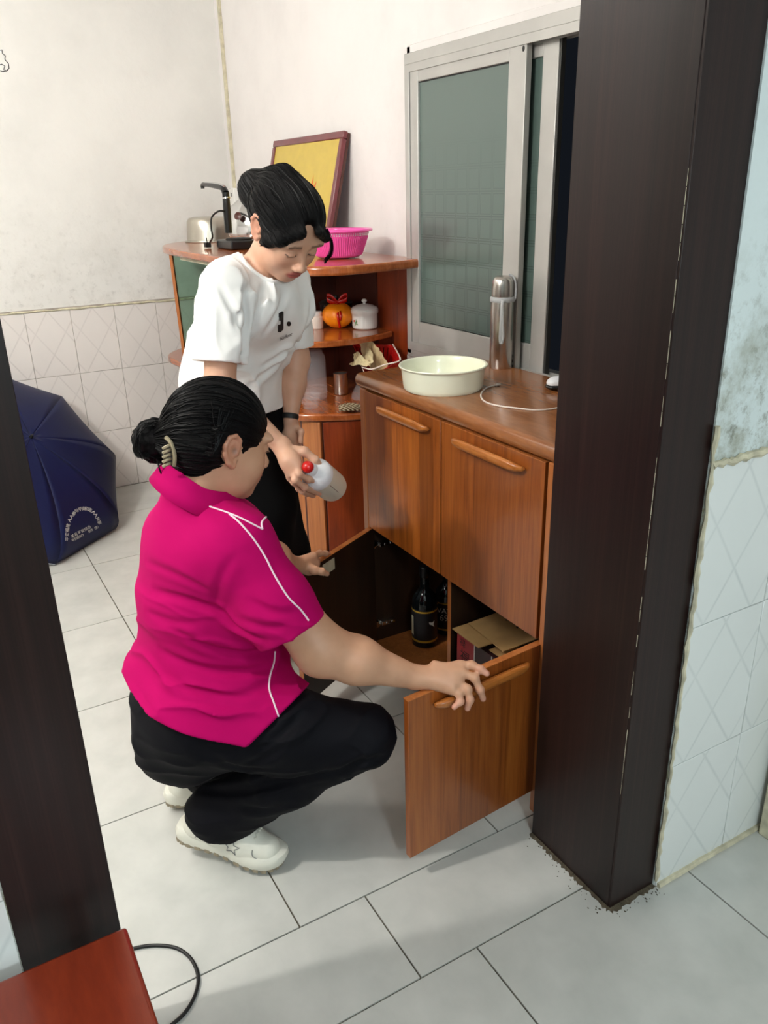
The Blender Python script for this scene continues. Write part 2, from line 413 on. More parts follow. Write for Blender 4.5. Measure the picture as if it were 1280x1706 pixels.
# back wall with the window opening
WX0, WX1, WZ0, WZ1 = -2.775, -1.36, 1.03, 2.085
wb = MB().box(-4.97, WX0, YW, YW+.2, 0, ZC).box(WX1, 2.6, YW, YW+.2, 0, ZC).box(WX0, WX1, YW, YW+.2, 0, WZ0).box(WX0, WX1, YW, YW+.2, WZ1, ZC)
wbk = st('wall_back', wb, 'plaster_back')
# partition with the doorway
wp = MB().box(-1.296, -1.006, 1.325, YW, 0, ZC).box(-1.296, -1.006, -3.6, -0.055, 0, ZC).box(-1.296, -1.006, -0.055, 1.325, 2.62, ZC)
wr = st('wall_right', wp, 'plaster_near')
prow = [(0.0, .37), (.37, .742), (.742, 1.115)]
wall_tiles(wr, 'wall_tile_cool', -1.0, [(1.325, 1.572), (1.572, YW)], prow, 1)
wall_tiles(wr, 'wall_tile_cool', -1.0, [(-0.055-0.25*(k+1), -0.055-0.25*k) for k in range(6)], prow, 1)
rb = MB(); pts = [(-1.002+random.uniform(0, .004), 1.326+i*.012, 1.118+random.uniform(-.004, .005)) for i in range(36)]
rb.tube(pts, [0.006+random.uniform(0, .005) for _ in pts], 6)
pts = [(-1.001, 1.322+random.uniform(0, .006), 0.02+i*.02) for i in range(60)]
rb.tube(pts, [0.003+random.uniform(0, .004) for _ in pts], 6)
obj('caulk_line', rb, 'caulk', wr, sm=True)
st('baseboard_right', MB().tube([(-0.998, 1.33+i*.02, 0.004+random.uniform(0, .003)) for i in range(21)], 0.009, 6), 'caulk', sm=True)
# near room shell and ceiling
st('wall_near', MB().box(2.6, 2.75, -3.6, YW+.2, 0, ZC), 'plaster_near')
st('wall_front', MB().box(-4.97, 2.75, -3.75, -3.6, 0, ZC), 'plaster_back')
st('ceiling', MB().box(-4.97, 2.75, -3.75, YW+.2, ZC, ZC+.1), 'ceiling_white')
# door frame at the far right edge of the near room
st('trim_4', MB().box(-0.985, -0.94, 1.70, YW, 0, 1.9), 'caulk', bev=.004)

# dark laminate casing of the doorway
def casing(name, y0, y1, x0, x1):
    c = st(name, MB().box(x0, x1, y0, y1, 0.004, 2.62), 'dark_laminate', bev=.0015, seg=1)
    return c
c1 = casing('trim_1', 1.184, 1.3245, -1.296, -1.019)
obj('jamb_panel', MB().box(-1.302, -1.016, 1.178, 1.184, 0.004, 2.62), 'dark_laminate', c1, bev=.0008, seg=1)
obj('front_panel', MB().box(-1.019, -1.010, 1.1795, 1.325, 0.004, 2.62), 'dark_laminate', c1, bev=.0008, seg=1)
sm_ = MB(); zz = [0.35+i*.03 for i in range(46)]
for i in range(0, 44):
    if random.random() < .72: sm_.tube([(-1.0148, 1.1785, zz[i]), (-1.0148, 1.1785, zz[i]+.028)], 0.0003+random.random()*.0005, 5)
obj('chipped_seam', sm_, 'caulk', c1, label='pale chipped line along the casing corner')
dm = MB()
def smear(P0, P1, n, w0):
    P0, P1 = np.array(P0, float), np.array(P1, float); d = P1-P0; nn = np.array([d[1], -d[0]]); nn /= np.linalg.norm(nn)
    inner = [P0+d*i/n-nn*.004 for i in range(n+1)]; outer = [P0+d*i/n+nn*(w0*random.uniform(.35, 1.0)) for i in range(n+1)]
    for i in range(n):
        q = [inner[i], inner[i+1], outer[i+1], outer[i]]
        dm.add([(p[0], p[1], .0004) for p in q]+[(q[0][0], q[0][1], .003), (q[1][0], q[1][1], .003), (q[2][0], q[2][1], .0008), (q[3][0], q[3][1], .0008)], [(0, 1, 2, 3), (7, 6, 5, 4), (0, 4, 5, 1), (1, 5, 6, 2), (2, 6, 7, 3), (3, 7, 4, 0)])
smear((-1.304, 1.178), (-1.010, 1.178), 44, .013)
smear((-1.008, 1.176), (-1.008, 1.330), 22, .014)
for i in range(60):
    u = random.random(); g_ = abs(random.gauss(0, .012))+.008
    p = (-1.30+.29*random.random(), 1.176-g_, .001) if u < .5 else (-1.004+g_, 1.178+.15*random.random(), .001)
    dm.ball(p, (random.uniform(.0008, .0028), random.uniform(.0008, .002), .0012), 6, 4)
obj('floor_dirt', dm, 'tile_edge_dirt', c1, kind='stuff', sm=True)
c2 = casing('trim_2', -0.055, 0.079, -1.334, -1.019)
obj('jamb_panel', MB().box(-1.342, -1.016, 0.079, 0.086, 0.004, 2.62), 'dark_laminate', c2, bev=.0008, seg=1)
obj('front_panel', MB().box(-1.019, -1.010, -0.056, 0.0855, 0.004, 2.62), 'dark_laminate', c2, bev=.0008, seg=1)
st('trim_3', MB().box(-1.30, -1.012, 0.086, 1.178, 2.5, 2.62), 'dark_laminate', bev=.0015, seg=1)

# ------------------------------------------------------------------ sliding window
win = obj('window_1', MB().box(WX0, WX1, 1.70, 1.80, WZ1-.035, WZ1).box(WX0, WX0+.03, 1.70, 1.80, WZ0, WZ1-.035).box(WX1-.03, WX1, 1.70, 1.80, WZ0, WZ1-.035)
          .box(WX0, WX1, 1.70, 1.80, WZ0-.012, WZ0+.018), 'aluminium', kind='structure', bev=.002)
tr = MB()
for y in (1.699, 1.728, 1.758): tr.box(WX0+.03, WX1-.03, y, y+.004, WZ0+.018, WZ0+.05).box(WX0+.03, WX1-.03, y, y+.004, WZ1-.06, WZ1-.035)
obj('track', tr, 'aluminium', win)
def sash(x0, x1, y, pane, st_w0, st_w1):
    z0, z1 = WZ0+.022, WZ1-.04; t = .022
    s = MB().box(x0, x0+st_w0, y, y+t, z0, z1).box(x1-st_w1, x1, y, y+t, z0, z1).box(x0+st_w0, x1-st_w1, y+.001, y+t-.001, z1-.055, z1).box(x0+st_w0, x1-st_w1, y+.001, y+t-.001, z0, z0+.11)
    f = obj('sash', s, 'aluminium', win, bev=.0025)
    obj('pane', MB().box(x0+st_w0-.004, x1-st_w1+.004, y+.009, y+.014, z0+.106, z1-.051), pane, f)
    return f
s1 = sash(-2.742, -2.098, 1.703, 'frosted_glass', .052, .082)
gs = MB().box(-2.69, -2.18, 1.7085, 1.7105, WZ0+.128, WZ0+.132)
obj('seal', MB().box(-2.69, -2.18, 1.7085, 1.7125, WZ0+.13, WZ0+.134).box(-2.69, -2.18, 1.7085, 1.7125, WZ1-.098, WZ1-.094), 'black_rubber', s1)
dh = MB()
for z in (WZ0+.055, WZ0+.073, WZ0+.09): dh.ball((-2.112, 1.7025, z), (.005, .0015, .006), 10, 6)
dh.ball((-2.112, 1.7025, WZ1-.07), (.006, .0015, .008), 10, 6)
obj('screw_hole', dh, 'black_rubber', s1, sm=True)
s2 = sash(-2.62, -1.992, 1.733, 'frosted_glass', .05, .068)
obj('brush_seal', MB().box(-1.992, -1.984, 1.736, 1.752, WZ0+.022, WZ1-.04), 'aluminium_dark', s2)
# plaster reveal moulding round the window
rv = MB().box(WX0-.028, WX0-.001, YW-.022, YW, WZ0-.02, WZ1+.03).box(WX0-.028, -1.3, YW-.022, YW, WZ1+.002, WZ1+.032)
st('trim_5', rv, 'plaster_back', bev=.004)
st('trim_6', MB().box(WX0-.03, -1.31, 1.715, YW-.001, WZ0-.06, WZ0-.013), 'wall_tile_cool', bev=.003)
# electric trunking in the corner
tk = thing('cable_trunking', 'thin cream cable trunking running down the corner to a small socket box', 'trunking', (-4.72, YW, 1.6))
obj('channel', MB().box(-4.72, -4.695, YW-.014, YW, 1.66, 3.0), 'caulk', tk, bev=.002)
obj('socket_box', MB().box(-4.745, -4.665, YW-.03, YW, 1.57, 1.665), 'ceramic', tk, bev=.004)
obj('socket_holes', MB().box(-4.715, -4.709, YW-.031, YW-.029, 1.62, 1.64).box(-4.700, -4.694, YW-.031, YW-.029, 1.62, 1.64), 'print_black', tk)
# pencil scribble on the left wall
sc = MB(); cc = WX(2, 98, XL-.004)
pl = [(0, 84), (3, 83), (4, 89), (9, 93), (8, 99), (14, 106), (15, 114), (11, 118), (6, 116), (8, 110), (3, 107), (0, 108)]
sc.tube([WX(a, b, XL-.0045) for a, b in pl], 0.0022, 5)
sc.tube([WX(a, b, XL-.0045) for a, b in [(0, 118), (5, 119), (12, 118)]], 0.0025, 5)
obj('pencil_scribble', sc, 'print_black', None, 'small dark scribble drawn high on the plaster of the far left wall', 'drawing')

# ------------------------------------------------------------------ main cabinet
CZ = 1.085
cab = thing('cabinet', 'brown wooden sideboard with two closed upper doors and two open lower doors under the window', 'cabinet', (-1.82, 1.48, 0))
LX, RX, FY, BY = -2.318, -1.31, 1.25, 1.700
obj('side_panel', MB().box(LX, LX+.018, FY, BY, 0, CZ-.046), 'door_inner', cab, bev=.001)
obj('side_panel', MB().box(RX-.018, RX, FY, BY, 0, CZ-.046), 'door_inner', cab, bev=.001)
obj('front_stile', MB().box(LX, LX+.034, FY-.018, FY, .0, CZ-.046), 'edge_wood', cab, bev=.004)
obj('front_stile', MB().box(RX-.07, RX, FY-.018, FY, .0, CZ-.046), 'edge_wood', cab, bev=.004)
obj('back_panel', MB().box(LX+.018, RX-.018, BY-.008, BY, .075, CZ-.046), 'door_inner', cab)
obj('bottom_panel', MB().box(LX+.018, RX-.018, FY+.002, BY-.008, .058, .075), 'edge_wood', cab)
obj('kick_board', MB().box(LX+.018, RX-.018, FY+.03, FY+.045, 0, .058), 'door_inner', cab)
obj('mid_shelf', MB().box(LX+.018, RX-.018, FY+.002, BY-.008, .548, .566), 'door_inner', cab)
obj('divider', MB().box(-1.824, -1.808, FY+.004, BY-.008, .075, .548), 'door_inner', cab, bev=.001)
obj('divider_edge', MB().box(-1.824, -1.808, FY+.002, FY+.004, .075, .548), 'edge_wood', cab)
# countertop with a rounded front edge
n = 10; prof = []
for i in range(n+1):
    a = math.pi/2+math.pi*i/n/1.0
    prof.append((1.242+.0225*math.cos(a)*.8, CZ-.0225+.0225*math.sin(a)))
prof = [(1.702, CZ-.045), (1.702, CZ)]+prof
ct = MB(); X0, X1 = -2.335, -1.307
ct.add([(X0, p[0], p[1]) for p in prof]+[(X1, p[0], p[1]) for p in prof],
       [tuple(range(len(prof))), tuple(range(len(prof), 2*len(prof)))[::-1]]+[(i, len(prof)+i, len(prof)+(i+1) % len(prof), (i+1) % len(prof)) for i in range(len(prof))])
obj('countertop', ct, 'counter_wood', cab, bev=.006, seg=3)
def door(x0, x1, z0, z1, hinge='l', ang=0, inner='door_inner', hspan=None):
    """door built closed in the plane y=FY, pivot at the hinge edge"""
    hx = x0 if hinge == 'l' else x1
    d = obj('door', MB().box(x0-hx, x1-hx, -.018, 0, z0, z1), 'door_wood', None, bev=.0015)
    d.parent = cab; d.location = (hx-cab.location[0], FY-cab.location[1], 0); d.rotation_euler = (0, 0, ang)
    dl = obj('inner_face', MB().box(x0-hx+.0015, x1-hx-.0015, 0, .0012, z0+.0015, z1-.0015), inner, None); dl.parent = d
    el = obj('edge_band', MB().box(x0-hx, x1-hx, -.0182, .0014, z1-.001, z1+.0006), 'edge_wood', None); el.parent = d
    # chunky rounded wooden bar handle
    a, b = hspan; zc = z1-.034
    h = MB(); m = 14; sec = []
    vs = []; fs = []
    for i in range(m+1):
        u = i/m; xx = a+(b-a)*u; taper = 1-.55*max(0, abs(2*u-1)-.72)/.28
        dep = .030*min(1, (1-abs(2*u-1))*6+.45)
        for (yy, z_) in ((-.018, .006), (-.018-dep*.8, .017), (-.018-dep, .010), (-.018-dep, -.006), (-.018-dep*.7, -.017), (-.018, -.013)):
            vs.append((xx-hx, yy, zc+z_*taper))
    for i in range(m):
        for k in range(6): fs.append((i*6+k, (i+1)*6+k, (i+1)*6+(k+1) % 6, i*6+(k+1) % 6))
    fs.append(tuple(range(6))); fs.append(tuple(range(m*6, m*6+6))[::-1])
    h.add(vs, fs); ho = obj('handle', h, 'handle_wood', None, sm=True, subd=1, weld=True); ho.parent = d
    return d
door(-2.281, -1.838, .552, 1.034, 'l', 0, hspan=(-2.185, -1.885))
door(-1.832, -1.390, .552, 1.034, 'r', 0, hspan=(-1.765, -1.455))
# open lower doors
th = math.atan2(.821-1.25, -1.356+1.388)          # direction of the free edge from the right hinge
dR = door(-1.832, -1.390, .072, .545, 'r', th+math.pi, hspan=(-1.765, -1.455), inner='door_wood')
tl = math.atan2(.862-1.25, -2.074+2.283)
dL = door(-2.281, -1.838, .072, .545, 'l', tl, hspan=(-2.185, -1.885))
obj('price_tag', MB().box(.245, .31, .0012, .0022, .49, .53), 'beige_cloth', None).parent = dL
def hinge(x, y, z, dx):
    h = MB().lathe([(.017, 0), (.017, .004), (.012, .007)], (x+dx*.002, y-.02, z), (dx, 0, 0), 18).box(min(x, x+dx*.018), max(x, x+dx*.018), y-.005, y+.05, z-.008, z+.008)
    h.lathe([(.005, 0), (.004, .003)], (x+dx*.018, y+.015, z), (dx, 0, 0), 10).lathe([(.005, 0), (.004, .003)], (x+dx*.018, y+.038, z), (dx, 0, 0), 10)
    obj('hinge', h, 'chrome', cab, bev=.001)
for z in (.47, .15): hinge(LX+.018, FY+.03, z, 1)
for z in (.47, .15): hinge(RX-.018, FY+.03, z, -1)

# ------------------------------------------------------------------ curved display unit in the corner
unit = thing('display_cabinet', 'reddish wooden corner display unit with open curved shelves and a green glass front', 'cabinet', (-3.7, 1.5, 0))
topc = [(-2.70, 1.735), (-2.672, 1.60), (-2.645, 1.45), (-2.645, 1.36), (-2.69, 1.27), (-2.80, 1.205), (-3.0, 1.175), (-3.4, 1.165), (-4.1, 1.165), (-4.38, 1.20), (-4.58, 1.30), (-4.72, 1.46), (-4.78, 1.62), (-4.785, 1.735)]
obj('top_board', MB().prism(smooth(topc, 4)[:], 1.362, 1.395), 'cherry_top', unit, bev=.009, seg=3)
obj('back_panel', MB().box(-4.70, -2.715, 1.725, 1.737, .82, 1.362), 'cherry', unit)
obj('side_panel', MB().box(-2.733, -2.712, 1.716, 1.744, .82, 1.362), 'edge_wood', unit, bev=.002)
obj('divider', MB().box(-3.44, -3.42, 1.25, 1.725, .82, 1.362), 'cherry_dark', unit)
obj('back_shade', MB().box(-3.42, -3.05, 1.716, 1.725, .82, 1.362), 'cherry_dark', unit)  # dark sheet standing in for the shadow on the shelf's back panel
shc = [(-2.915, 1.716), (-2.87, 1.60), (-2.85, 1.48), (-2.87, 1.36), (-2.94, 1.29), (-3.1, 1.26), (-3.42, 1.25), (-3.42, 1.716)]
obj('shelf', MB().prism(shc[:0]+smooth(shc[:6], 4)+shc[6:], 1.072, 1.097), 'cherry_top', unit, bev=.005, seg=2)
cc_ = [(-2.62, 1.735), (-2.665, 1.62), (-2.735, 1.50), (-2.79, 1.38), (-2.88, 1.25), (-3.02, 1.19), (-3.3, 1.175), (-4.1, 1.17), (-4.40, 1.165), (-4.56, 1.25), (-4.68, 1.42), (-4.74, 1.735)]
obj('counter_board', MB().prism(smooth(cc_, 4), .79, .822), 'cherry_top', unit, bev=.009, seg=3)
bd = [(-2.68, 1.73), (-2.75, 1.55), (-2.84, 1.335), (-2.90, 1.27), (-3.04, 1.215), (-3.3, 1.20), (-4.1, 1.20), (-4.36, 1.21), (-4.50, 1.29), (-4.62, 1.45), (-4.66, 1.73)]
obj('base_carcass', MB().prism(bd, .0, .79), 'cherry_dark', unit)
# end door (faces the camera side) and the front corner panel, slightly proud of the carcass
def panel(name, P, Q, z0, z1, mat, th=.014, bow=0.0, n=6):
    P = np.array(P); Q = np.array(Q); d = Q-P; nn = np.array([d[1], -d[0]]); nn /= np.linalg.norm(nn)
    if np.dot(nn, [1, -1]) < 0: nn = -nn
    pts = [P+d*i/n+nn*bow*math.sin(math.pi*i/n) for i in range(n+1)]
    poly = [tuple(p+nn*th) for p in pts]+[tuple(p) for p in pts[::-1]]
    return obj(name, MB().prism(poly, z0, z1), mat, unit, bev=.0015, sm=True)
panel('end_door', (-2.678, 1.728), (-2.837, 1.337), .06, .786, 'cherry', bow=.008)
panel('corner_panel', (-2.8395, 1.333), (-3.03, 1.222), .06, .786, 'edge_wood', bow=.01)
panel('front_door', (-3.05, 1.213), (-3.6, 1.20), .06, .786, 'edge_wood')
panel('front_door', (-3.61, 1.20), (-4.16, 1.20), .06, .786, 'edge_wood')
# left post, glass front
pt0, pt1 = WY(308, 592, 1.215), WY(286, 430, 1.205); pt0[2] = .822; pt1[2] = 1.362
obj('post', MB().tube([pt0, pt1], .012, 4), 'edge_wood', unit)
gx0, gy0 = pt0[0]+.012, pt0[1]; 
g = MB(); gl = [(pt0+A(.012, 0, 0)), A(-3.43, 1.20, .822), A(-3.43, 1.19, 1.36), pt1+A(.012, 0, 0)]
off = A(0, .005, 0); g.add([tuple(p) for p in gl]+[tuple(np.array(p)+off) for p in gl], [(0, 1, 2, 3), (7, 6, 5, 4), (0, 4, 5, 1), (1, 5, 6, 2), (2, 6, 7, 3), (3, 7, 4, 0)])
obj('glass_front', g, 'green_glass', unit)
obj('top_rail', MB().box(-4.05, -2.95, 1.19, 1.205, 1.345, 1.362), 'caulk', unit)

# ------------------------------------------------------------------ things on the countertop
bc = WZ(738, 606, 1.085+.06); bc[2] = CZ
bas = thing('basin', 'round pale cream enamel basin on the sideboard countertop', 'basin', bc)
R0 = 0.0
cl_ = WZ(664, 610, CZ+.068); cr_ = WZ(813, 607, CZ+.068); R0 = np.linalg.norm(cl_-cr_)/2; bc2 = (cl_+cr_)/2; bas.location = (bc2[0], bc2[1], CZ)
bc2[2] = CZ
obj('bowl', MB().lathe([(R0*.86, 0), (R0*.885, .004), (R0*.90, .012), (R0*.935, .055), (R0*.945, .064), (R0*.99, .067), (R0, .070), (R0*.99, .0725), (R0*.945, .0715), (R0*.925, .067), (R0*.905, .05), (R0*.87, .014), (R0*.84, .006), (.001, .005)], bc2, n=72), 'cream_enamel', bas, sm=True)
tp = WZ(834, 612, CZ); tp[2] = CZ
tr_ = .0375
th_ = thing('thermos', 'tall brushed steel thermos flask with a grey strap beside the window', 'flask', tp)
obj('body', MB().lathe([(tr_*.97, 0), (tr_, .003), (tr_, .212), (tr_*.99, .216), (tr_*.97, .218)], tp, n=48), 'steel', th_, sm=True)
obj('cap', MB().lathe([(tr_*.93, .226), (tr_*.95, .232), (tr_*.94, .262), (tr_*.88, .280), (tr_*.74, .290), (tr_*.5, .2945), (.001, .2955)], tp, n=48), 'steel', th_, sm=True)
obj('collar', MB().lathe([(tr_*1.03, .214), (tr_*1.06, .216), (tr_*1.06, .227), (tr_*1.0, .230)], tp, n=48), 'grey_strap', th_, sm=True)
dv = np.array([0-tp[0], 0-tp[1], 0]); dv /= np.linalg.norm(dv); sv = np.array([-dv[1], dv[0], 0])
def tpt(a, z, r=tr_*1.08): return tp+dv*r*math.cos(a)+sv*r*math.sin(a)+A(0, 0, z)
sp_ = smooth([tpt(.05, .222), tpt(-.02, .20), tpt(.05, .15), tpt(.12, .11), tpt(.02, .088), tpt(-.05, .105), tpt(-.02, .15), tpt(-.0, .2)], 6)
obj('strap', MB().tube(sp_, .0045, 8, 1.4), 'grey_strap', th_, sm=True)
hl = smooth([tpt(1.35, .222), tpt(1.42, .25, tr_*1.1), tpt(1.5, .285, tr_*.95), tpt(1.6, .298, tr_*.5)], 6)
obj('loop', MB().tube(hl, .003, 8, 1.5), 'grey_strap', th_, sm=True)
cb = thing('charging_cable', 'thin white charging cable with a plug lying curved on the countertop', 'cable', (*WZ(835, 641, CZ)[:2], CZ))
cpx = [(826, 642), (812, 646), (803, 654), (802, 662), (810, 670), (830, 676), (860, 680), (890, 683), (915, 682), (935, 678)]
obj('lead', MB().tube(smooth([WZ(a, b, CZ+.0025) for a, b in cpx], 6), .0024, 8), 'cable_white', cb, sm=True)
p0, p1 = WZ(826, 642, CZ+.004), WZ(840, 638, CZ+.004); dd = (p1-p0)/np.linalg.norm(p1-p0); ss = np.cross(dd, [0, 0, 1])
obj('plug', MB().obox(p0-ss*.005-A(0, 0, .003), dd*.016, ss*.010, A(0, 0, .006)).obox(p0+dd*.016-ss*.0035-A(0, 0, .0015), dd*.007, ss*.007, A(0, 0, .003)), 'cable_white', cb, bev=.0015)
mp_ = WZ(930, 648, CZ); 
ms = thing('gadget', 'white and dark rounded gadget half hidden behind the dark door casing', 'gadget', (mp_[0], mp_[1], CZ))
obj('shell', MB().ball((mp_[0], mp_[1]+.0, CZ+.021), (.028, .04, .018), 24, 14), 'white_plastic', ms, sm=True)
obj('underside', MB().ball((mp_[0], mp_[1], CZ+.011), (.031, .043, .011), 24, 12), 'black_plastic', ms, sm=True)

# ------------------------------------------------------------------ things inside the cabinet
def bottle(px, py, label, h=.30, r=.042, seed=0, big=True):
    p = WZ(px, py, .076); p[2] = .0755
    b = thing('bottle', label, 'bottle', p, 'bottles in the lower cupboard')
    k = h/.30
    obj('glass', MB().lathe([(r*.92, 0), (r, .004), (r, .165*k), (r*.93, .185*k), (r*.6, .205*k), (r*.36, .22*k), (r*.33, .275*k), (r*.36, .277*k), (r*.36, .29*k), (.001, .291*k)], p, n=40), 'bottle_glass', b, sm=True)
    obj('cap', MB().lathe([(r*.38, .262*k), (r*.4, .264*k), (r*.4, .298*k), (r*.36, .30*k), (.001, .3005*k)], p, n=24), 'black_plastic', b, sm=True)
    obj('label', MB().lathe([(r*1.005, .022*k), (r*1.012, .024*k), (r*1.012, .148*k), (r*1.005, .15*k)], p, n=40, cap=False), 'label_black', b, sm=True)
    obj('gold_band', MB().lathe([(r*1.015, .024*k), (r*1.018, .025*k), (r*1.018, .031*k), (r*1.015, .032*k)], p, n=40, cap=False), 'gold', b, sm=True)
    obj('gold_band', MB().lathe([(r*1.015, .140*k), (r*1.018, .141*k), (r*1.018, .145*k), (r*1.015, .146*k)], p, n=40, cap=False), 'gold', b, sm=True)
    return b, p
def facing(p, r, ang=0):
    d = np.array([-p[0], -p[1], 0.]); d /= np.linalg.norm(d); c, s = math.cos(ang), math.sin(ang)
    d = np.array([d[0]*c-d[1]*s, d[0]*s+d[1]*c, 0]); e = np.array([-d[1], d[0], 0]); return p+d*r, e, d
b1, p1 = bottle(708, 1070, 'dark glass bottle in front inside the left open cupboard', .315, .047)
o_, e_, d_ = facing(p1, .0482, .55); lg = MB()
lg.add([o_+e_*a*.012+A(0, 0, .10+b*.012)+d_*.0005 for a, b in [(-1, 1), (.2, .6), (1, 1.2), (.6, 0), (.9, -1.1), (.1, -.3), (-.8, .2)]], [tuple(range(7))])
obj('emblem', lg, 'print_white', b1)
o_, e_, d_ = facing(p1, .0482, -1.15)
obj('side_label', MB().obox(o_-e_*.008+A(0, 0, .05), e_*.016, d_*.0006, A(0, 0, .075)), 'label_cream', b1)
b2, p2 = bottle(744, 1050, 'dark whisky bottle lettered in white behind the first one', .285, .043)
o_, e_, d_ = facing(p2, .0442, -.25)
tm = text_mb('VAT', .030, o_-e_*.026+A(0, 0, .098), e_, A(0, 0, 1), d_, .0012); text_mb('69', .036, o_-e_*.016+A(0, 0, .066), e_, A(0, 0, 1), d_, .0012, tm)
obj('lettering', tm, 'print_white', b2)
# carton on the right
q1, q2, q3 = WZ(766, 1042, .40), WZ(815, 1062, .40), WZ(880, 1052, .40)
bx = thing('carton', 'red and dark gift carton with open brown cardboard flaps in the right cupboard', 'box', (-1.62, 1.38, .0755))
BX0, BX1, BY0, BY1, BZ = -1.785, -1.55, 1.262, 1.50, .372
obj('carton_body', MB().box(BX0, BX1, BY0, BY1, .0755, BZ), 'carton_dark', bx, bev=.001)
obj('red_side', MB().box(BX0+.002, BX0+.09, BY0-.0012, BY0, .08, BZ-.003), 'carton_red', bx)
obj('white_corner', MB().box(BX0+.09, BX0+.0935, BY0-.0014, BY0, .078, BZ).box(BX1-.06, BX1-.0575, BY0-.0014, BY0, .078, BZ), 'print_white', bx)
tm = text_mb('福', .05, (BX0+.02, BY0-.0018, BZ-.09), (1, 0, 0), (0, 0, 1), (0, -1, 0)); text_mb('寿', .05, (BX0+.02, BY0-.0018, BZ-.14), (1, 0, 0), (0, 0, 1), (0, -1, 0), .0006, tm)
obj('lettering', tm, 'print_black', bx)
obj('outline', text_mb('禄', .03, (BX0+.018, BY0-.0016, BZ-.038), (1, 0, 0), (0, 0, 1), (0, -1, 0)), 'label_black', bx)
obj('flap', MB().obox((BX0-.01, BY0-.012, BZ+.004), A(.15, -.01, .012), A(.02, .10, .014), A(0, 0, .003)), 'carton_board', bx)
obj('flap', MB().obox((BX0+.015, BY0+.03, BZ+.022), A(.20, -.02, .01), A(.02, .17, .02), A(0, 0, .003)), 'carton_board', bx)
obj('flap', MB().obox((BX0+.15, BY0+.01, BZ+.004), A(.10, 0, .004), A(0, .07, .008), A(0, 0, .003)), 'carton_board', bx)
hc = np.array((BX0+.12, BY0+.11, BZ+.046))
obj('flap_handle_slot', MB().tube([hc+A(.028*math.cos(a), .018*math.sin(a), .004*math.sin(a)) for a in np.linspace(.2, math.pi-.2, 12)], .0035, 6, .5), 'print_black', bx)

# ------------------------------------------------------------------ things on the display unit top
TZ = 1.3955
pp = WZ(350, 402, TZ); 
pot = thing('steel_pot', 'worn steel pot turned upside down at the left end of the display unit', 'pot', (pp[0], pp[1], TZ))
pr = .125
obj('pot_body', MB().lathe([(pr*1.08, 0), (pr*1.09, .004), (pr*1.08, .008), (pr, .010), (pr*.97, .06), (pr*.94, .105), (pr*.86, .122), (pr*.7, .127), (.001, .128)], (pp[0]+.01, pp[1]+.0, TZ), n=56), 'steel_worn', pot, sm=True)
dp = WZ(385, 398, TZ)
dp = A(-4.12, 1.42, TZ)
dis = thing('tea_tray_pump', 'black electric water dispenser with a curved chrome topped spout and base', 'dispenser', dp)
def near(px, py, y): return WY(px, py, y)
Yp = 1.40
dp = A(WY(385, 395, Yp)[0], Yp, TZ); dis.location = tuple(dp)
base_l, base_r = WY(372, 400, Yp), WY(415, 400, Yp)
obj('base', MB().box(dp[0]-.045, dp[0]+.16, Yp-.06, Yp+.07, TZ, TZ+.042), 'black_plastic', dis, bev=.008, seg=3)
obj('hot_plate', MB().lathe([(.06, 0), (.062, .004), (.055, .008), (.001, .009)], (dp[0]+.09, Yp+.005, TZ+.042), n=32), 'black_rubber', dis, sm=True)
c0 = WY(381, 388, Yp); c1_ = WY(376, 320, Yp)
obj('column', MB().tube(smooth([c0, (c0+c1_)/2+A(0, 0, 0), c1_], 4), [.018, .018, .018, .018, .018, .0178, .0175, .017, .0165], 16), 'black_plastic', dis, sm=True)
obj('chrome_ring', MB().tube([WY(377.5, 331, Yp), WY(377.2, 329, Yp)], .0185, 16), 'chrome', dis, sm=True)
sp1 = smooth([WY(376, 322, Yp), WY(371, 313, Yp), WY(358, 309, Yp), WY(345, 307, Yp), WY(338, 308, Yp), WY(338, 314, Yp)], 5)
obj('spout', MB().tube(sp1, list(np.linspace(.017, .009, len(sp1))), 14), 'black_plastic', dis, sm=True)
sp2 = smooth([WY(373, 309.5, Yp-.004), WY(358, 305.5, Yp-.004), WY(345, 304.5, Yp-.004), WY(338, 306, Yp-.004)], 5)
obj('spout_trim', MB().tube(sp2, .0055, 10), 'chrome', dis, sm=True)
cd = smooth([WY(374, 352, Yp-.02), WY(364, 352, Yp-.05), WY(353, 362, Yp-.07), WY(352, 380, Yp-.09), WY(354, 396, Yp-.1), WZ(346, 408, TZ+.012)], 6)
obj('power_cord', MB().tube(cd, .0042, 8), 'black_rubber', dis, sm=True)
pg = WZ(346, 408, TZ+.014)
obj('power_plug', MB().obox(pg-A(.022, .012, .012), A(.035, 0, 0), A(0, .026, 0), A(0, 0, .024)).tube([pg+A(-.005, 0, .012), pg+A(-.007, 0, .034)], .0028, 6), 'black_rubber', dis, bev=.003)
# leaning steel lid behind the column
lc = WY(405, 357, 1.60)
lid = thing('steel_lid', 'shiny steel domed lid standing on edge behind the black dispenser', 'lid', (lc[0], 1.60, TZ))
la = A(.55, -.75, .35)
lr = .118
lc = A(lc[0]+.03, 1.60, TZ+lr*.93)
obj('dome', MB().lathe([(lr, 0), (lr*1.01, .004), (lr, .008), (lr*.9, .022), (lr*.6, .038), (lr*.25, .045), (.001, .046)], lc, la, n=48), 'chrome', lid, sm=True)
lk = lc+la/np.linalg.norm(la)*.05
obj('knob', MB().lathe([(.008, 0), (.008, .012), (.018, .016), (.02, .026), (.001, .03)], lk, la, n=20), 'cherry_dark', lid, sm=True)
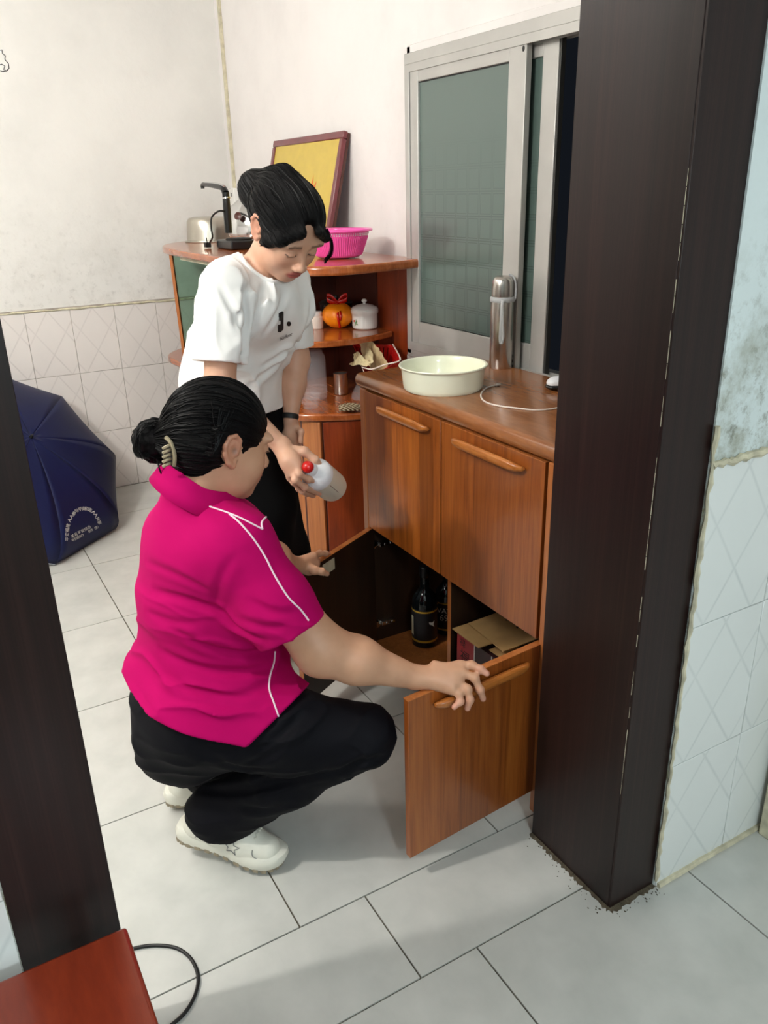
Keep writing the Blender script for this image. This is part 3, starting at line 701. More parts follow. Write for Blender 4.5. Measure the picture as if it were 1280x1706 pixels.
# plaque
y0p, y1p = 1.60, 1.735
tlp, trp = WY(462, 236, y1p), WY(580, 216, y1p)
zt = (tlp[2]+trp[2])/2; xr_, xl_ = trp[0], tlp[0]
ez = A(0, y1p-y0p-.02, zt-TZ); L_ = np.linalg.norm(ez); ez /= L_; ex_ = A(1, 0, 0); en = np.cross(ex_, ez); 
if en[1] > 0: en = -en
Wd = xr_-xl_; o0 = A(xl_, y0p, TZ+.001)
pq = thing('plaque', 'gold faced award plaque in a dark red frame leaning on the back wall', 'plaque', o0+A(Wd/2, 0, 0))
fr = MB(); fw = .030; ft = .022
for (a, b, c, d) in ((0, Wd, 0, fw), (0, Wd, L_-fw, L_), (0, fw, fw, L_-fw), (Wd-fw, Wd, fw, L_-fw)): fr.obox(o0+ex_*a+ez*c, ex_*(b-a), en*-ft, ez*(d-c))
obj('frame', fr, 'maroon', pq, bev=.004, seg=2)
obj('backing', MB().obox(o0+ex_*.004-en*(ft+.001)+ez*.004, ex_*(Wd-.008), -en*.012, ez*(L_-.008)), 'cherry_dark', pq)
obj('gold_face', MB().obox(o0+ex_*(fw-.003)-en*.006+ez*(fw-.003), ex_*(Wd-2*fw+.006), -en*.008, ez*(L_-2*fw+.006)), 'plaque_gold', pq)
fo = o0-en*.006
tm = text_mb('陈缦如', .066, fo+ex_*.085+ez*(L_-.185), ex_, ez, en, .0008); text_mb('同志', .04, fo+ex_*.285+ez*(L_-.180), ex_, ez, en, .0008, tm)
obj('lettering', tm, 'print_brown', pq)
def pz(u, v): return fo+ex_*u+ez*v+en*.001
fm = MB(); U0 = Wd*.70; V0 = L_*.48
fm.add([pz(U0+a*.05, V0+b*.05) for a, b in [(-1, -1.2), (-.9, 0), (-1.3, .9), (-.6, .4), (-.3, 1.7), (-.1, .6), (.5, 1.2), (.3, .1), (.8, -.6), (.1, -1.3)]], [tuple(range(10))])
obj('flame_motif', fm, 'print_orange', pq)
gm = MB()
for k in range(5):
    gm.tube([pz(U0+.03+.028*i, V0-.04-.012*i*i*.3-k*.018) for i in range(5)], .002, 4)
obj('leaf_motif', gm, 'print_brown', pq)
# pink strainer basket
pb = WZ(573, 428, TZ); rimL, rimR = WZ(505, 384, TZ+.105), WZ(621, 381, TZ+.105)
pb = A(*( (rimL+rimR)/2)[:2], TZ); rb_ = np.linalg.norm((rimR-rimL)[:2])/2
pk = thing('strainer_basket', 'bright pink plastic strainer basket on top of the display unit', 'basket', pb)
pbody = MB(); nseg = 96
prof = [(.001, .004), (rb_*.60, .004), (rb_*.66, .010), (rb_*.72, .030), (rb_*.80, .060), (rb_*.86, .085), (rb_*.89, .098)]
pbody.lathe(prof, pb, n=64, cap=False)
o = obj('bowl', pbody, 'pink_plastic', pk, sm=True, weld=True)
sd = o.modifiers.new('s', 'SOLIDIFY'); sd.thickness = .003
obj('rim', MB().lathe([(rb_*.88, .096), (rb_*.93, .098), (rb_*.99, .099), (rb_, .103), (rb_*.985, .107), (rb_*.93, .106), (rb_*.885, .104), (rb_*.88, .096)], pb, n=64, cap=False), 'pink_plastic', pk, sm=True)
rbm = MB()
for k in range(80):
    a = 2*math.pi*k/80; c, s = math.cos(a), math.sin(a)
    rbm.tube([pb+A(c*rb_*.675, s*rb_*.675, .012), pb+A(c*rb_*.735, s*rb_*.735, .032), pb+A(c*rb_*.812, s*rb_*.812, .060), pb+A(c*rb_*.865, s*rb_*.865, .080)], .0016, 4)
obj('ribs', rbm, 'pink_plastic', pk, sm=True, kind='stuff')
hm = MB()
for k in range(80):
    a = 2*math.pi*(k+.5)/80
    for h, rr in ((.086, .868), (.092, .882)):
        c, s = math.cos(a)*rb_*rr, math.sin(a)*rb_*rr; hm.ball(pb+A(c, s, h), (.0022, .0022, .0024), 6, 4)
obj('perforations', hm, 'print_white', pk, kind='stuff', sm=True)

# ------------------------------------------------------------------ shelf things
SZ = 1.0975
mpn = WZ(569, 543, SZ); mpn = A(mpn[0]+.03, mpn[1]-.03, SZ)
md = thing('mandarin', 'large orange citrus fruit tied with a red ribbon bow on the middle shelf', 'fruit', mpn)
mr = .066
fb = MB(); n1, n2 = 48, 26; vs = []; fs = []
for i in range(n2+1):
    a = math.pi*i/n2
    for k in range(n1):
        b = 2*math.pi*k/n1; r = mr*math.sin(a)*(1+.018*math.cos(9*b)*math.sin(a)); z = mr*.82*math.cos(a)*(1-.12*math.exp(-(a/.35)**2))
        vs.append(mpn+A(r*math.cos(b), r*math.sin(b), z+mr*.80))
for i in range(n2):
    for k in range(n1): fs.append((i*n1+k, (i+1)*n1+k, (i+1)*n1+(k+1) % n1, i*n1+(k+1) % n1))
obj('fruit_body', fb.add(vs, fs), 'mandarin', md, sm=True, weld=True)
fo_, fe_, fd_ = facing(mpn, 0, .0); tpz = mpn+A(0, 0, mr*1.55)
rbn = MB()
def ribbon(pts, wv, wd, mb):
    pts = smooth(pts, 6); wv = np.array(wv, float); wv /= np.linalg.norm(wv); o = len(mb.v); V = []
    for p in pts: V += [p-wv*wd/2, p+wv*wd/2]
    mb.add(V, [(2*i, 2*i+1, 2*i+3, 2*i+2) for i in range(len(pts)-1)])
for sgn in (-1, 1):
    ribbon([tpz, tpz+fe_*sgn*.022+A(0, 0, .026)+fd_*.004, tpz+fe_*sgn*.042+A(0, 0, .030), tpz+fe_*sgn*.040+A(0, 0, .014)+fd_*.01, tpz+fe_*sgn*.015+A(0, 0, .004)+fd_*.008, tpz+fd_*.004], fd_*.35+A(0, 0, 1), .020, rbn)
ribbon([tpz+fd_*.006, tpz+fd_*.035+A(0, 0, -.006), mpn+fd_*(mr+.002)+A(0, 0, mr*.9), mpn+fd_*(mr*.93)+fe_*.004+A(0, 0, mr*.4), mpn+fd_*(mr*.75)+fe_*.008+A(0, 0, .006)], fe_, .010, rbn)
ribbon([tpz+fd_*.006, tpz+fd_*.03+fe_*.006+A(0, 0, -.004), mpn+fd_*(mr+.003)+fe_*.012+A(0, 0, mr*.95), mpn+fd_*(mr*.98)+fe_*.010+A(0, 0, mr*.6)], fe_, .008, rbn)
o = obj('ribbon_bow', rbn, 'red_ribbon', md, sm=True); sd = o.modifiers.new('s', 'SOLIDIFY'); sd.thickness = .0008
cp = WZ(623, 545, SZ); cp = A(cp[0], cp[1]-.0, SZ); cr = .054
cp = cp+(cp-A(0, 0, SZ))/np.linalg.norm(cp-A(0, 0, SZ))*(-.0); cp[1] = min(cp[1], 1.655)
ck = thing('sugar_pot', 'small white lidded ceramic pot with a flower print on the middle shelf', 'pot', cp)
obj('pot_body', MB().lathe([(cr*.85, 0), (cr*.95, .004), (cr*.99, .014), (cr, .05), (cr*1.02, .062), (cr*1.08, .066), (cr*1.08, .078), (cr*1.0, .080)], cp, n=48), 'ceramic', ck, sm=True)
obj('lid', MB().lathe([(cr*1.04, .079), (cr*1.06, .082), (cr*.95, .089), (cr*.6, .098), (cr*.2, .102), (.001, .103)], cp, n=48), 'ceramic', ck, sm=True)
obj('lid_knob', MB().lathe([(.006, .100), (.006, .106), (.011, .110), (.012, .116), (.007, .121), (.001, .122)], cp, n=20), 'ceramic', ck, sm=True)
o_, e_, d_ = facing(cp, cr*1.0, -.75)
o_, e_, d_ = facing(cp, cr*1.012, -.78)
lf = MB(); 
for a, b, an in ((0, .030, .4), (.006, .024, -.5), (-.004, .020, 1.2), (.004, .036, 1.9)):
    c_ = o_+e_*a+A(0, 0, b); u_ = e_*math.cos(an)+A(0, 0, math.sin(an)); v_ = -e_*math.sin(an)+A(0, 0, math.cos(an))
    lf.add([c_-u_*.007, c_+v_*.003, c_+u_*.009, c_-v_*.003], [(0, 1, 2, 3)])
obj('leaf_print', lf, 'leaf_print', ck)
obj('flower_print', MB().ball(o_-e_*.008+A(0, 0, .036), .0042, 8, 5), 'flower_print', ck)
jp = WZ(528, 547, SZ); jp[2] = SZ
jr = thing('small_jar', 'small pale jar with a white lid left of the orange fruit', 'jar', jp)
obj('jar_body', MB().lathe([(.026, 0), (.028, .003), (.028, .048), (.022, .055)], jp, n=32), 'cable_white', jr, sm=True)
obj('jar_lid', MB().lathe([(.024, .055), (.025, .057), (.025, .070), (.022, .072), (.001, .0725)], jp, n=32), 'ceramic', jr, sm=True)
rp = WZ(527, 551, SZ); rp[2] = SZ
obj('red_bottle_cap', MB().lathe([(.013, 0), (.014, .002), (.013, .016), (.001, .017)], rp+A(.006, -.03, 0), n=20), 'red_plastic', None, 'small red cap on the shelf in front of the pale jar', 'cap', sm=True)
gp = A(-3.26, 1.63, SZ)
gl_ = thing('glass_bowl', 'dim glass bowl with a lid in the dark behind the orange fruit', 'bowl', gp)
obj('bowl', MB().lathe([(.04, 0), (.055, .01), (.07, .05), (.072, .085)], gp, n=36), 'bottle_glass', gl_, sm=True)
obj('lid', MB().lathe([(.074, .085), (.076, .088), (.05, .10), (.012, .106), (.012, .116), (.001, .118)], gp, n=36), 'aluminium_dark', gl_, sm=True)

# lower shelf things
LZ = .8225
jb = WZ(523, 662, LZ); jb[2] = LZ
jb = A(-3.06, 1.36, LZ)
jb = WZ(527, 664, LZ); jb[2] = LZ
bj = thing('plastic_jar', 'tall clear plastic jar standing on the lower shelf of the display unit', 'jar', jb)
obj('jar_body', MB().lathe([(.038, 0), (.045, .004), (.048, .014), (.048, .17), (.044, .186), (.036, .194), (.035, .205)], jb, n=44), 'clear_plastic', bj, sm=True)
obj('rings', MB().lathe([(.049, .03), (.0505, .033), (.049, .036)], jb, n=44, cap=False).lathe([(.049, .045), (.0505, .048), (.049, .051)], jb, n=44, cap=False), 'clear_plastic', bj, sm=True)
pc = WZ(516, 678, LZ); pc[2] = LZ; pc[0] += .01
pcp = thing('plastic_cup', 'low clear ribbed plastic cup in front of the tall clear jar', 'cup', pc)
cup = MB().lathe([(.030, 0), (.031, .003), (.034, .018), (.036, .020), (.035, .022), (.038, .036), (.040, .038), (.039, .040), (.041, .055), (.044, .057)], pc, n=40)
obj('cup_body', cup, 'clear_plastic', pcp, sm=True)
sc_ = WZ(569, 656, LZ); sc_[2] = LZ
cu = thing('steel_cup', 'small straight steel cup standing on the lower shelf', 'cup', sc_)
obj('cup_body', MB().lathe([(.026, 0), (.029, .002), (.030, .006), (.031, .090), (.0325, .092), (.0315, .0935), (.029, .091), (.0285, .01), (.001, .008)], sc_, n=40), 'steel', cu, sm=True)
fp = WZ(602, 664, LZ); fp[2] = LZ
fn = thing('plastic_funnel', 'clear plastic pointed funnel upside down beside the steel cup', 'funnel', fp)
obj('cone', MB().lathe([(.040, 0), (.042, .003), (.039, .02), (.030, .040), (.012, .072), (.006, .092)], fp, n=36), 'clear_plastic', fn, sm=True)
bp = WZ(584, 680, LZ+.015); bp[2] = LZ+.0125
br = thing('woven_brush', 'small striped grey and tan knitted bundle lying on the lower shelf', 'bundle', (bp[0], bp[1], LZ))
bm_ = [MB(), MB()]
fo_, fe_, fd_ = facing(bp, 0)
for r_ in range(9):
    for q_ in range(2):
        lane = (r_-4)/4.0; ang_ = lane*1.25
        pts = []
        for k in range(26):
            u_ = k/25; env = math.sin(math.pi*(.12+.8*u_))**.5
            pts.append(bp+fe_*(-.044+.088*u_)+fd_*(.026*math.sin(ang_)*env+.0035*math.sin(k*1.3+q_*3.14+r_*2.1))+A(0, 0, .022*math.cos(ang_)*env-.004+.0028*math.cos(k*1.3+q_*3.14+r_*2.1)))
        bm_[q_].tube(pts, .0034, 6)
obj('dark_strands', bm_[0], 'print_brown', br, sm=True, kind='stuff'); obj('pale_strands', bm_[1], 'beige_cloth', br, sm=True, kind='stuff')
obj('wood_tip', MB().tube([bp+fe_*.046+fd_*.01, bp+fe_*.072+fd_*.02+A(0, 0, -.002)], [.006, .009], 12), 'carton_board', br, sm=True)
# red basket holding kraft paper bag
kb = thing('red_basket', 'red plastic basket tilted on the lower shelf holding crumpled kraft paper', 'basket', (-2.95, 1.62, LZ))
yb = 1.64
def Kp(px, py, y=yb): return WY(px, py, y)
rk = MB()
# open box basket tilted to the right: rim quad and base quad
rimq = [Kp(587, 572, 1.66), Kp(612, 632, 1.56), Kp(668, 600, 1.60), Kp(655, 574, 1.69)]
baseq = [Kp(607, 606, 1.69), Kp(622, 640, 1.63), Kp(655, 632, 1.65), Kp(648, 606, 1.71)]
def quadwall(mb, a, b, c, d, th=.003):
    a, b, c, d = map(np.asarray, (a, b, c, d)); n = np.cross(b-a, d-a); n = n/np.linalg.norm(n)*th
    mb.add([a, b, c, d, a+n, b+n, c+n, d+n], [(0, 3, 2, 1), (4, 5, 6, 7), (0, 1, 5, 4), (1, 2, 6, 5), (2, 3, 7, 6), (3, 0, 4, 7)])
for i in range(4):
    j = (i+1) % 4
    for k in range(9):   # slatted sides
        a0, a1 = k/9, (k+.72)/9
        P = lambda q, u: q[i]+(q[j]-q[i])*u
        quadwall(rk, P(rimq, a0), P(rimq, a1), P(baseq, a1), P(baseq, a0))
    quadwall(rk, rimq[i], rimq[j], rimq[j]*.85+baseq[j]*.15, rimq[i]*.85+baseq[i]*.15, .004)
quadwall(rk, *baseq)
obj('basket_body', rk, 'red_plastic', kb, bev=.0008, seg=1)
obj('rim_wire', MB().tube(smooth([Kp(655, 574, 1.68), Kp(666, 594, 1.60), Kp(664, 602, 1.585), Kp(640, 608, 1.57), Kp(620, 615, 1.55), Kp(604, 612, 1.545)], 5), .003, 8), 'cable_white', kb, sm=True)
obj('rim_edge', MB().tube([Kp(612, 632, 1.555), Kp(600, 604, 1.60)], .0022, 6), 'cable_white', kb)
pbag = thing('kraft_bag', 'crumpled tan kraft paper bag sticking out of the red basket', 'paper bag', (-2.98, 1.6, LZ+.02))
def crumple(name, poly, y, mat, amp=.012, th=.0015, yf=None, seed=1, sub=4):
    rnd = random.Random(seed); bm = bmesh.new()
    vs = [bm.verts.new(tuple(WY(p[0], p[1], p[2] if len(p) > 2 else y))) for p in poly]; bm.faces.new(vs)
    bmesh.ops.triangulate(bm, faces=bm.faces[:])
    for _ in range(2): bmesh.ops.subdivide_edges(bm, edges=bm.edges[:], cuts=1, use_grid_fill=True)
    for v in bm.verts: v.co += Vector((rnd.uniform(-1, 1)*amp*.2, rnd.uniform(-1, 1)*amp, rnd.uniform(-1, 1)*amp*.2))
    mb = MB(); bm.verts.index_update(); mb.add([tuple(v.co) for v in bm.verts], [tuple(v.index for v in f.verts) for f in bm.faces]); bm.free()
    o = obj(name, mb, mat, pbag); s = o.modifiers.new('s', 'SOLIDIFY'); s.thickness = th
crumple('bag_body', [(612, 566), (624, 573), (636, 588), (645, 606), (647, 622), (632, 632), (622, 622), (612, 600)], 1.60, 'kraft', .006, seed=3)
crumple('torn_strip', [(600, 572, 1.62), (612, 568, 1.62), (620, 588, 1.58), (623, 602, 1.55), (616, 610, 1.55), (606, 598, 1.57)], 1.58, 'kraft_light', .004, seed=4)
crumple('folded_end', [(588, 590, 1.55), (596, 586, 1.55), (606, 596, 1.55), (618, 604, 1.55), (612, 611, 1.54), (598, 607, 1.53), (588, 610, 1.54), (582, 606, 1.55), (592, 601, 1.55)], 1.55, 'kraft_light', .004, seed=5)

# ------------------------------------------------------------------ umbrella on the floor
um = thing('umbrella', 'open navy blue umbrella with white lettering lying on the floor by the left wall', 'umbrella', (-4.0, .5, 0))
A5 = A(-4.13, .705, .006); A6 = A(-3.837, .352, .006); e_u = A6-A5; su = np.linalg.norm(e_u); e_u /= su
Ru = su/2/math.sin(math.pi/8); apo = Ru*math.cos(math.pi/8); nu = A(-e_u[1], e_u[0], 0); nu = nu if nu[0] > 0 else -nu
au = math.radians(44); ax_u = nu*math.cos(au)+A(0, 0, math.sin(au)); up_u = -nu*math.sin(au)+A(0, 0, math.cos(au)); cu_ = (A5+A6)/2+up_u*apo; depu = .22
def tipu(k): a = math.pi/8+k*math.pi/4; return -up_u*Ru*math.cos(a)+e_u*Ru*math.sin(a)
def canopy(u, k, v):
    """u 0 apex..1 rim along, panel k, v 0..1 across"""
    prof = depu*math.cos(u*math.pi/2)**.9 if u < 1 else 0
    d = tipu(k)*(1-v)+tipu(k+1)*v
    sag = -.018*math.sin(math.pi*v)*u
    return cu_+d*math.sin(u*math.pi/2)**.92+ax_u*(prof+sag)
NU, NV = 14, 8
for k in range(8):
    mb = MB(); V = [canopy(i/NU, k, j/NV) for i in range(NU+1) for j in range(NV+1)]
    Fq = [(i*(NV+1)+j, (i+1)*(NV+1)+j, (i+1)*(NV+1)+j+1, i*(NV+1)+j+1) for i in range(NU) for j in range(NV)]
    o = obj('canopy_panel', mb.add(V, Fq), 'umbrella_cloth', um, sm=True)
    sd = o.modifiers.new('s', 'SOLIDIFY'); sd.thickness = .0012; sd.offset = 0
for k in range(8):
    pts = [canopy(i/NU, k, 0)-ax_u*.006 for i in range(NU+1)]
    obj('rib', MB().tube(pts, .002, 6), 'aluminium_dark', um, sm=True)
tb = MB()
for k in range(8): tb.tube([canopy(1, k, j/NV) for j in range(NV+1)], .0035, 6)
obj('hem_tape', tb, 'umb_grey_trim', um, sm=True)
obj('shaft', MB().tube([cu_+ax_u*(depu+.02), cu_-ax_u*.48], .005, 10), 'aluminium_dark', um, sm=True)
obj('handle', MB().tube([cu_-ax_u*.42, cu_-ax_u*.56], .014, 12), 'black_plastic', um, sm=True)
obj('ferrule', MB().tube([cu_+ax_u*(depu-.004), cu_+ax_u*(depu+.016)], [.012, .006], 12), 'black_plastic', um, sm=True)
umesh = [c for c in um.children if c.name.startswith('canopy_panel')]
# ------------------------------------------------------------------ red table in the foreground with its cable
tzt = .655
tc0 = WZ(210, 1541, tzt)
tb_ = thing('side_table', 'low red brown lacquered table at the near left corner', 'table', (-.66, -.2, 0))
TX, TYm = tc0[0], tc0[1]
obj('table_top', MB().box(TX, TX+.62, TYm-.75, TYm, tzt-.022, tzt), 'red_lacquer', tb_, bev=.006, seg=3)
for (x, y) in ((TX+.05, TYm-.06), (TX+.55, TYm-.06), (TX+.05, TYm-.69), (TX+.55, TYm-.69)):
    obj('leg', MB().box(x-.018, x+.018, y-.018, y+.018, 0, tzt-.022), 'red_lacquer', tb_, bev=.003)
ap = MB().box(TX+.05, TX+.55, TYm-.07, TYm-.05, tzt-.09, tzt-.022)
obj('apron', ap, 'red_lacquer', tb_, bev=.002)
cpx = [(190, 1592), (228, 1579), (262, 1575), (295, 1580), (318, 1597), (330, 1625), (326, 1655), (310, 1685), (288, 1706), (262, 1726), (235, 1745)]
obj('power_cable', MB().tube(smooth([WZ(a, b, .0045) for a, b in cpx], 6), .0042, 8), 'black_rubber', None, 'black power cable looping over the floor tiles beside the red table', 'cable', sm=True)
cpx = [(-30, 1590), (-8, 1602), (4, 1612), (18, 1622)]
obj('power_cable', MB().tube(smooth([WZ(a, b, .25) for a, b in cpx], 6), .0035, 8), 'black_rubber', None, 'short black cable end at the left frame edge by the white wall', 'cable', sm=True)
# ------------------------------------------------------------------ implicit surfaces for the people
def unit_(v): v = np.array(v, float); return v/np.linalg.norm(v)
class SDF:
    def __init__(s): s.ops = []; s.disp = []
    def cone(s, a, b, ra, rb, k=.02, op='u'):
        a, b = np.array(a, float), np.array(b, float); ba = b-a; L2 = max(ba@ba, 1e-12)
        def f(P):
            t = np.clip(((P-a)@ba)/L2, 0, 1); return np.linalg.norm(P-a-t[:, None]*ba, axis=1)-(ra+(rb-ra)*t)
        s.ops.append((op, k, f)); return s
    def chain(s, pts, rs, k=.02, op='u'):
        for i in range(len(pts)-1): s.cone(pts[i], pts[i+1], rs[i], rs[i+1], k, op)
        return s
    def ell(s, c, r, R=None, k=.02, op='u'):
        c = np.array(c, float); r = np.array(r, float); Rm = np.eye(3) if R is None else np.array(R, float)  # rows = axes
        def f(P):
            q = (P-c)@Rm.T; k0 = np.linalg.norm(q/r, axis=1); k1 = np.linalg.norm(q/(r*r), axis=1)+1e-9
            return k0*(k0-1)/k1
        s.ops.append((op, k, f)); return s
    def rbox(s, c, h, R, rad, k=.01, op='u'):
        c = np.array(c, float); h = np.array(h, float)-rad; Rm = np.array(R, float)
        def f(P):
            q = np.abs((P-c)@Rm.T)-h; return np.linalg.norm(np.maximum(q, 0), axis=1)+np.minimum(q.max(axis=1), 0)-rad
        s.ops.append((op, k, f)); return s
    def plane(s, p, n, k=.004, op='i'):
        """keep the side opposite to n"""
        p = np.array(p, float); n = unit_(n)
        s.ops.append((op, k, lambda P: (P-p)@n)); return s
    def fn(s, f, k=.0, op='d'): s.ops.append((op, k, f)); return s
    def ev(s, P, ops=None):
        d = np.full(len(P), 1e3)
        for op, k, f in (s.ops if ops is None else ops):
            q = f(P)
            if op == 'u':
                h = np.clip(.5+.5*(d-q)/k, 0, 1); d = d+(q-d)*h-k*h*(1-h)
            elif op == 's':
                h = np.clip(.5-.5*(d+q)/k, 0, 1); d = d+(-q-d)*h+k*h*(1-h)
            elif op == 'i':
                h = np.clip(.5-.5*(d-q)/k, 0, 1); d = q+(d-q)*(1-h)+k*h*(1-h)
            elif op == 'd': d = d-q
        return d
    def mesh(s, lo, hi, res):
        NB = 16; lo = np.array(lo, float); hi = np.array(hi, float)
        nb = np.ceil((hi-lo)/(res*NB)).astype(int); bs = res*NB; hd = bs*.8661
        I = np.stack(np.meshgrid(*[np.arange(n) for n in nb], indexing='ij'), -1).reshape(-1, 3)
        C = lo+(I+.5)*bs
        vals = [None if op == 'd' else f(C) for op, k, f in s.ops]
        dc = s.ev(C); act = np.where(np.abs(dc) < hd*1.5+.03)[0]
        g = np.arange(NB+1); G = np.stack(np.meshgrid(g, g, g, indexing='ij'), -1)
        N = int(max(nb))*NB+4
        keys = []; pos = []; quads = []
        umin = np.min([v for v, (op, k, f) in zip(vals, s.ops) if op == 'u'], axis=0)
        for b in act:
            ops = []
            for v, o in zip(vals, s.ops):
                if o[0] == 'u' and v[b] > umin[b]+2*hd+o[1]+.03: continue
                if o[0] == 's' and v[b] > 2*hd+o[1]+.04: continue
                ops.append(o)
            base = I[b]*NB; P = lo+(base+G)*res; D = s.ev(P.reshape(-1, 3), ops).reshape(NB+1, NB+1, NB+1)
            S = D < 0
            if S.all() or not S.any(): continue
            ci = np.zeros((NB, NB, NB), int)
            for a in (0, 1):
                for c in (0, 1):
                    for e in (0, 1): ci += S[a:a+NB, c:c+NB, e:e+NB]
            cells = np.argwhere((ci > 0) & (ci < 8))
            acc = np.zeros((len(cells), 3)); cnt = np.zeros(len(cells)); x, y, z = cells.T
            for ax in range(3):
                o1, o2 = [(1, 2), (0, 2), (0, 1)][ax]
                for a in (0, 1):
                    for c in (0, 1):
                        q = [x.copy(), y.copy(), z.copy()]; q[o1] += a; q[o2] += c
                        r = [v.copy() for v in q]; r[ax] += 1
                        d0 = D[q[0], q[1], q[2]]; d1 = D[r[0], r[1], r[2]]; m = (d0 < 0) != (d1 < 0)
                        t = np.where(m, d0/np.where(m, d0-d1, 1), 0); pt = np.stack(q, 1).astype(float); pt[:, ax] += t
                        acc[m] += pt[m]; cnt[m] += 1
            gi = base+cells
            keys.append((gi[:, 0]*N+gi[:, 1])*N+gi[:, 2]); pos.append(lo+(base+acc/cnt[:, None])*res)
            for ax in range(3):
                o1, o2 = [(1, 2), (2, 0), (0, 1)][ax]
                sl0 = [slice(0, NB)]*3; sl1 = [slice(0, NB)]*3; sl1[ax] = slice(1, NB+1)
                d0 = S[tuple(sl0)]; d1 = S[tuple(sl1)]; e = np.argwhere(d0 != d1)
                if not len(e): continue
                fl_ = d0[tuple(e.T)]; ge = base+e; cs = []
                for a, c in ((0, 0), (1, 0), (1, 1), (0, 1)):
                    h = ge.copy(); h[:, o1] -= a; h[:, o2] -= c; cs.append((h[:, 0]*N+h[:, 1])*N+h[:, 2])
                q = np.stack(cs, 1); q[~fl_] = q[~fl_][:, ::-1]; quads.append(q)
        K = np.concatenate(keys); V = np.concatenate(pos); Q = np.concatenate(quads)
        o = np.argsort(K); K = K[o]; V = V[o]
        ix = np.searchsorted(K, Q); ix = np.clip(ix, 0, len(K)-1); ok = (K[ix] == Q).all(axis=1)
        return V, ix[ok]
def np_noise(P, sc, seed=0):
    p = P*np.array(sc)+seed*17.3+100; i = np.floor(p).astype(np.int64); f = p-i; f = f*f*(3-2*f)
    def h(a, b, c):
        n = (a*73856093) ^ (b*19349663) ^ (c*83492791); n = (n ^ (n >> 13))*1274126177; return ((n ^ (n >> 16)) & 0xffff)/65535.
    x, y, z = i.T; r = 0
    for a in (0, 1):
        for b in (0, 1):
            for c in (0, 1):
                w = (f[:, 0] if a else 1-f[:, 0])*(f[:, 1] if b else 1-f[:, 1])*(f[:, 2] if c else 1-f[:, 2]); r = r+w*h(x+a, y+b, z+c)
    return r
def frame_noise(Fr, sc, seed=0):
    Fr = np.array(Fr, float); return lambda P: np_noise(P@Fr.T, sc, seed)
def mesh_obj(name, V, Q, mat, parent, attrs=None, **kw):
    me = bpy.data.meshes.new(name); V = V-wloc(parent)
    me.vertices.add(len(V)); me.vertices.foreach_set('co', V.astype(np.float32).ravel())
    me.loops.add(Q.size); me.loops.foreach_set('vertex_index', Q.astype(np.int32).ravel())
    me.polygons.add(len(Q)); me.polygons.foreach_set('loop_start', np.arange(0, Q.size, 4, dtype=np.int32)); me.polygons.foreach_set('loop_total', np.full(len(Q), 4, np.int32))
    me.update(calc_edges=True); me.validate()
    me.polygons.foreach_set('use_smooth', [True]*len(me.polygons)); me.materials.append(MATS[mat])
    for an, (ty, arr) in (attrs or {}).items():
        a = me.attributes.new(an, ty, 'POINT')
        a.data.foreach_set('color' if 'COLOR' in ty else 'vector', arr.astype(np.float32).ravel())
    o = bpy.data.objects.new(name, me); link(o, parent, **kw)
    n = len(me.vertices)
    return o
def bvh_of(V, Q): return BVHTree.FromPolygons([tuple(v) for v in V], [tuple(q) for q in Q.tolist()])
CAMV = Vector((0, 0, CH))
def drape(bv, px, py, lift=.001):
    """the point of a surface that the eye line through a picture position meets, lifted along its normal"""
    h = bv.ray_cast(CAMV, Vector(_ray(px, py)))
    if h[0] is None: return None
    n = h[1]
    if n.dot(Vector(_ray(px, py))) > 0: n = -n
    return np.array(h[0]+n*lift)

def creases(S, lo, hi, paths, depth=.007, w=.009):
    """valleys with a soft lip pressed into a garment along lines that lie on it"""
    V, Q = S.mesh(lo, hi, .012); bv = bvh_of(V, Q); segs = []
    for pl in paths:
        sc = pl[0] if isinstance(pl[0], (int, float)) else 1.0
        pts = [drape(bv, p[0], p[1], 0.0) for p in smooth([A(a, b, 0) for a, b in (pl[1:] if isinstance(pl[0], (int, float)) else pl)], 4)]
        pts = [p for p in pts if p is not None]
        if len(pts) > 2: segs.append((np.array(pts), sc))
    def f(P):
        out = np.zeros(len(P))
        for pts, sc in segs:
            mn, mx = pts.min(0)-.05, pts.max(0)+.05; m = np.where(((P > mn) & (P < mx)).all(1))[0]
            if not len(m): continue
            q = P[m]; best = np.full(len(m), 9.); tt = np.zeros(len(m)); n = len(pts)-1
            for i in range(n):
                a, b = pts[i], pts[i+1]; ba = b-a; t = np.clip(((q-a)@ba)/max(ba@ba, 1e-9), 0, 1); d = np.linalg.norm(q-a-t[:, None]*ba, axis=1)
                c = d < best; best[c] = d[c]; tt[c] = (i+t[c])/n
            end = np.sin(np.pi*np.clip(tt, .02, .98))**.6
            out[m] += sc*end*depth*(-np.exp(-(best/w)**2)+.55*np.exp(-((best-2.1*w)/(1.2*w))**2))
        return out
    S.fn(f)
def head_frame(c, fwd, up_hint=(0, 0, 1), roll=0):
    f = unit_(fwd); s = unit_(np.cross(f, up_hint)); u = np.cross(s, f)   # s points to the figure's right
    if roll: u, s = u*math.cos(roll)+s*math.sin(roll), s*math.cos(roll)-u*math.sin(roll)
    return np.array(c, float), np.array([s, f, u])   # rows: right, forward, up
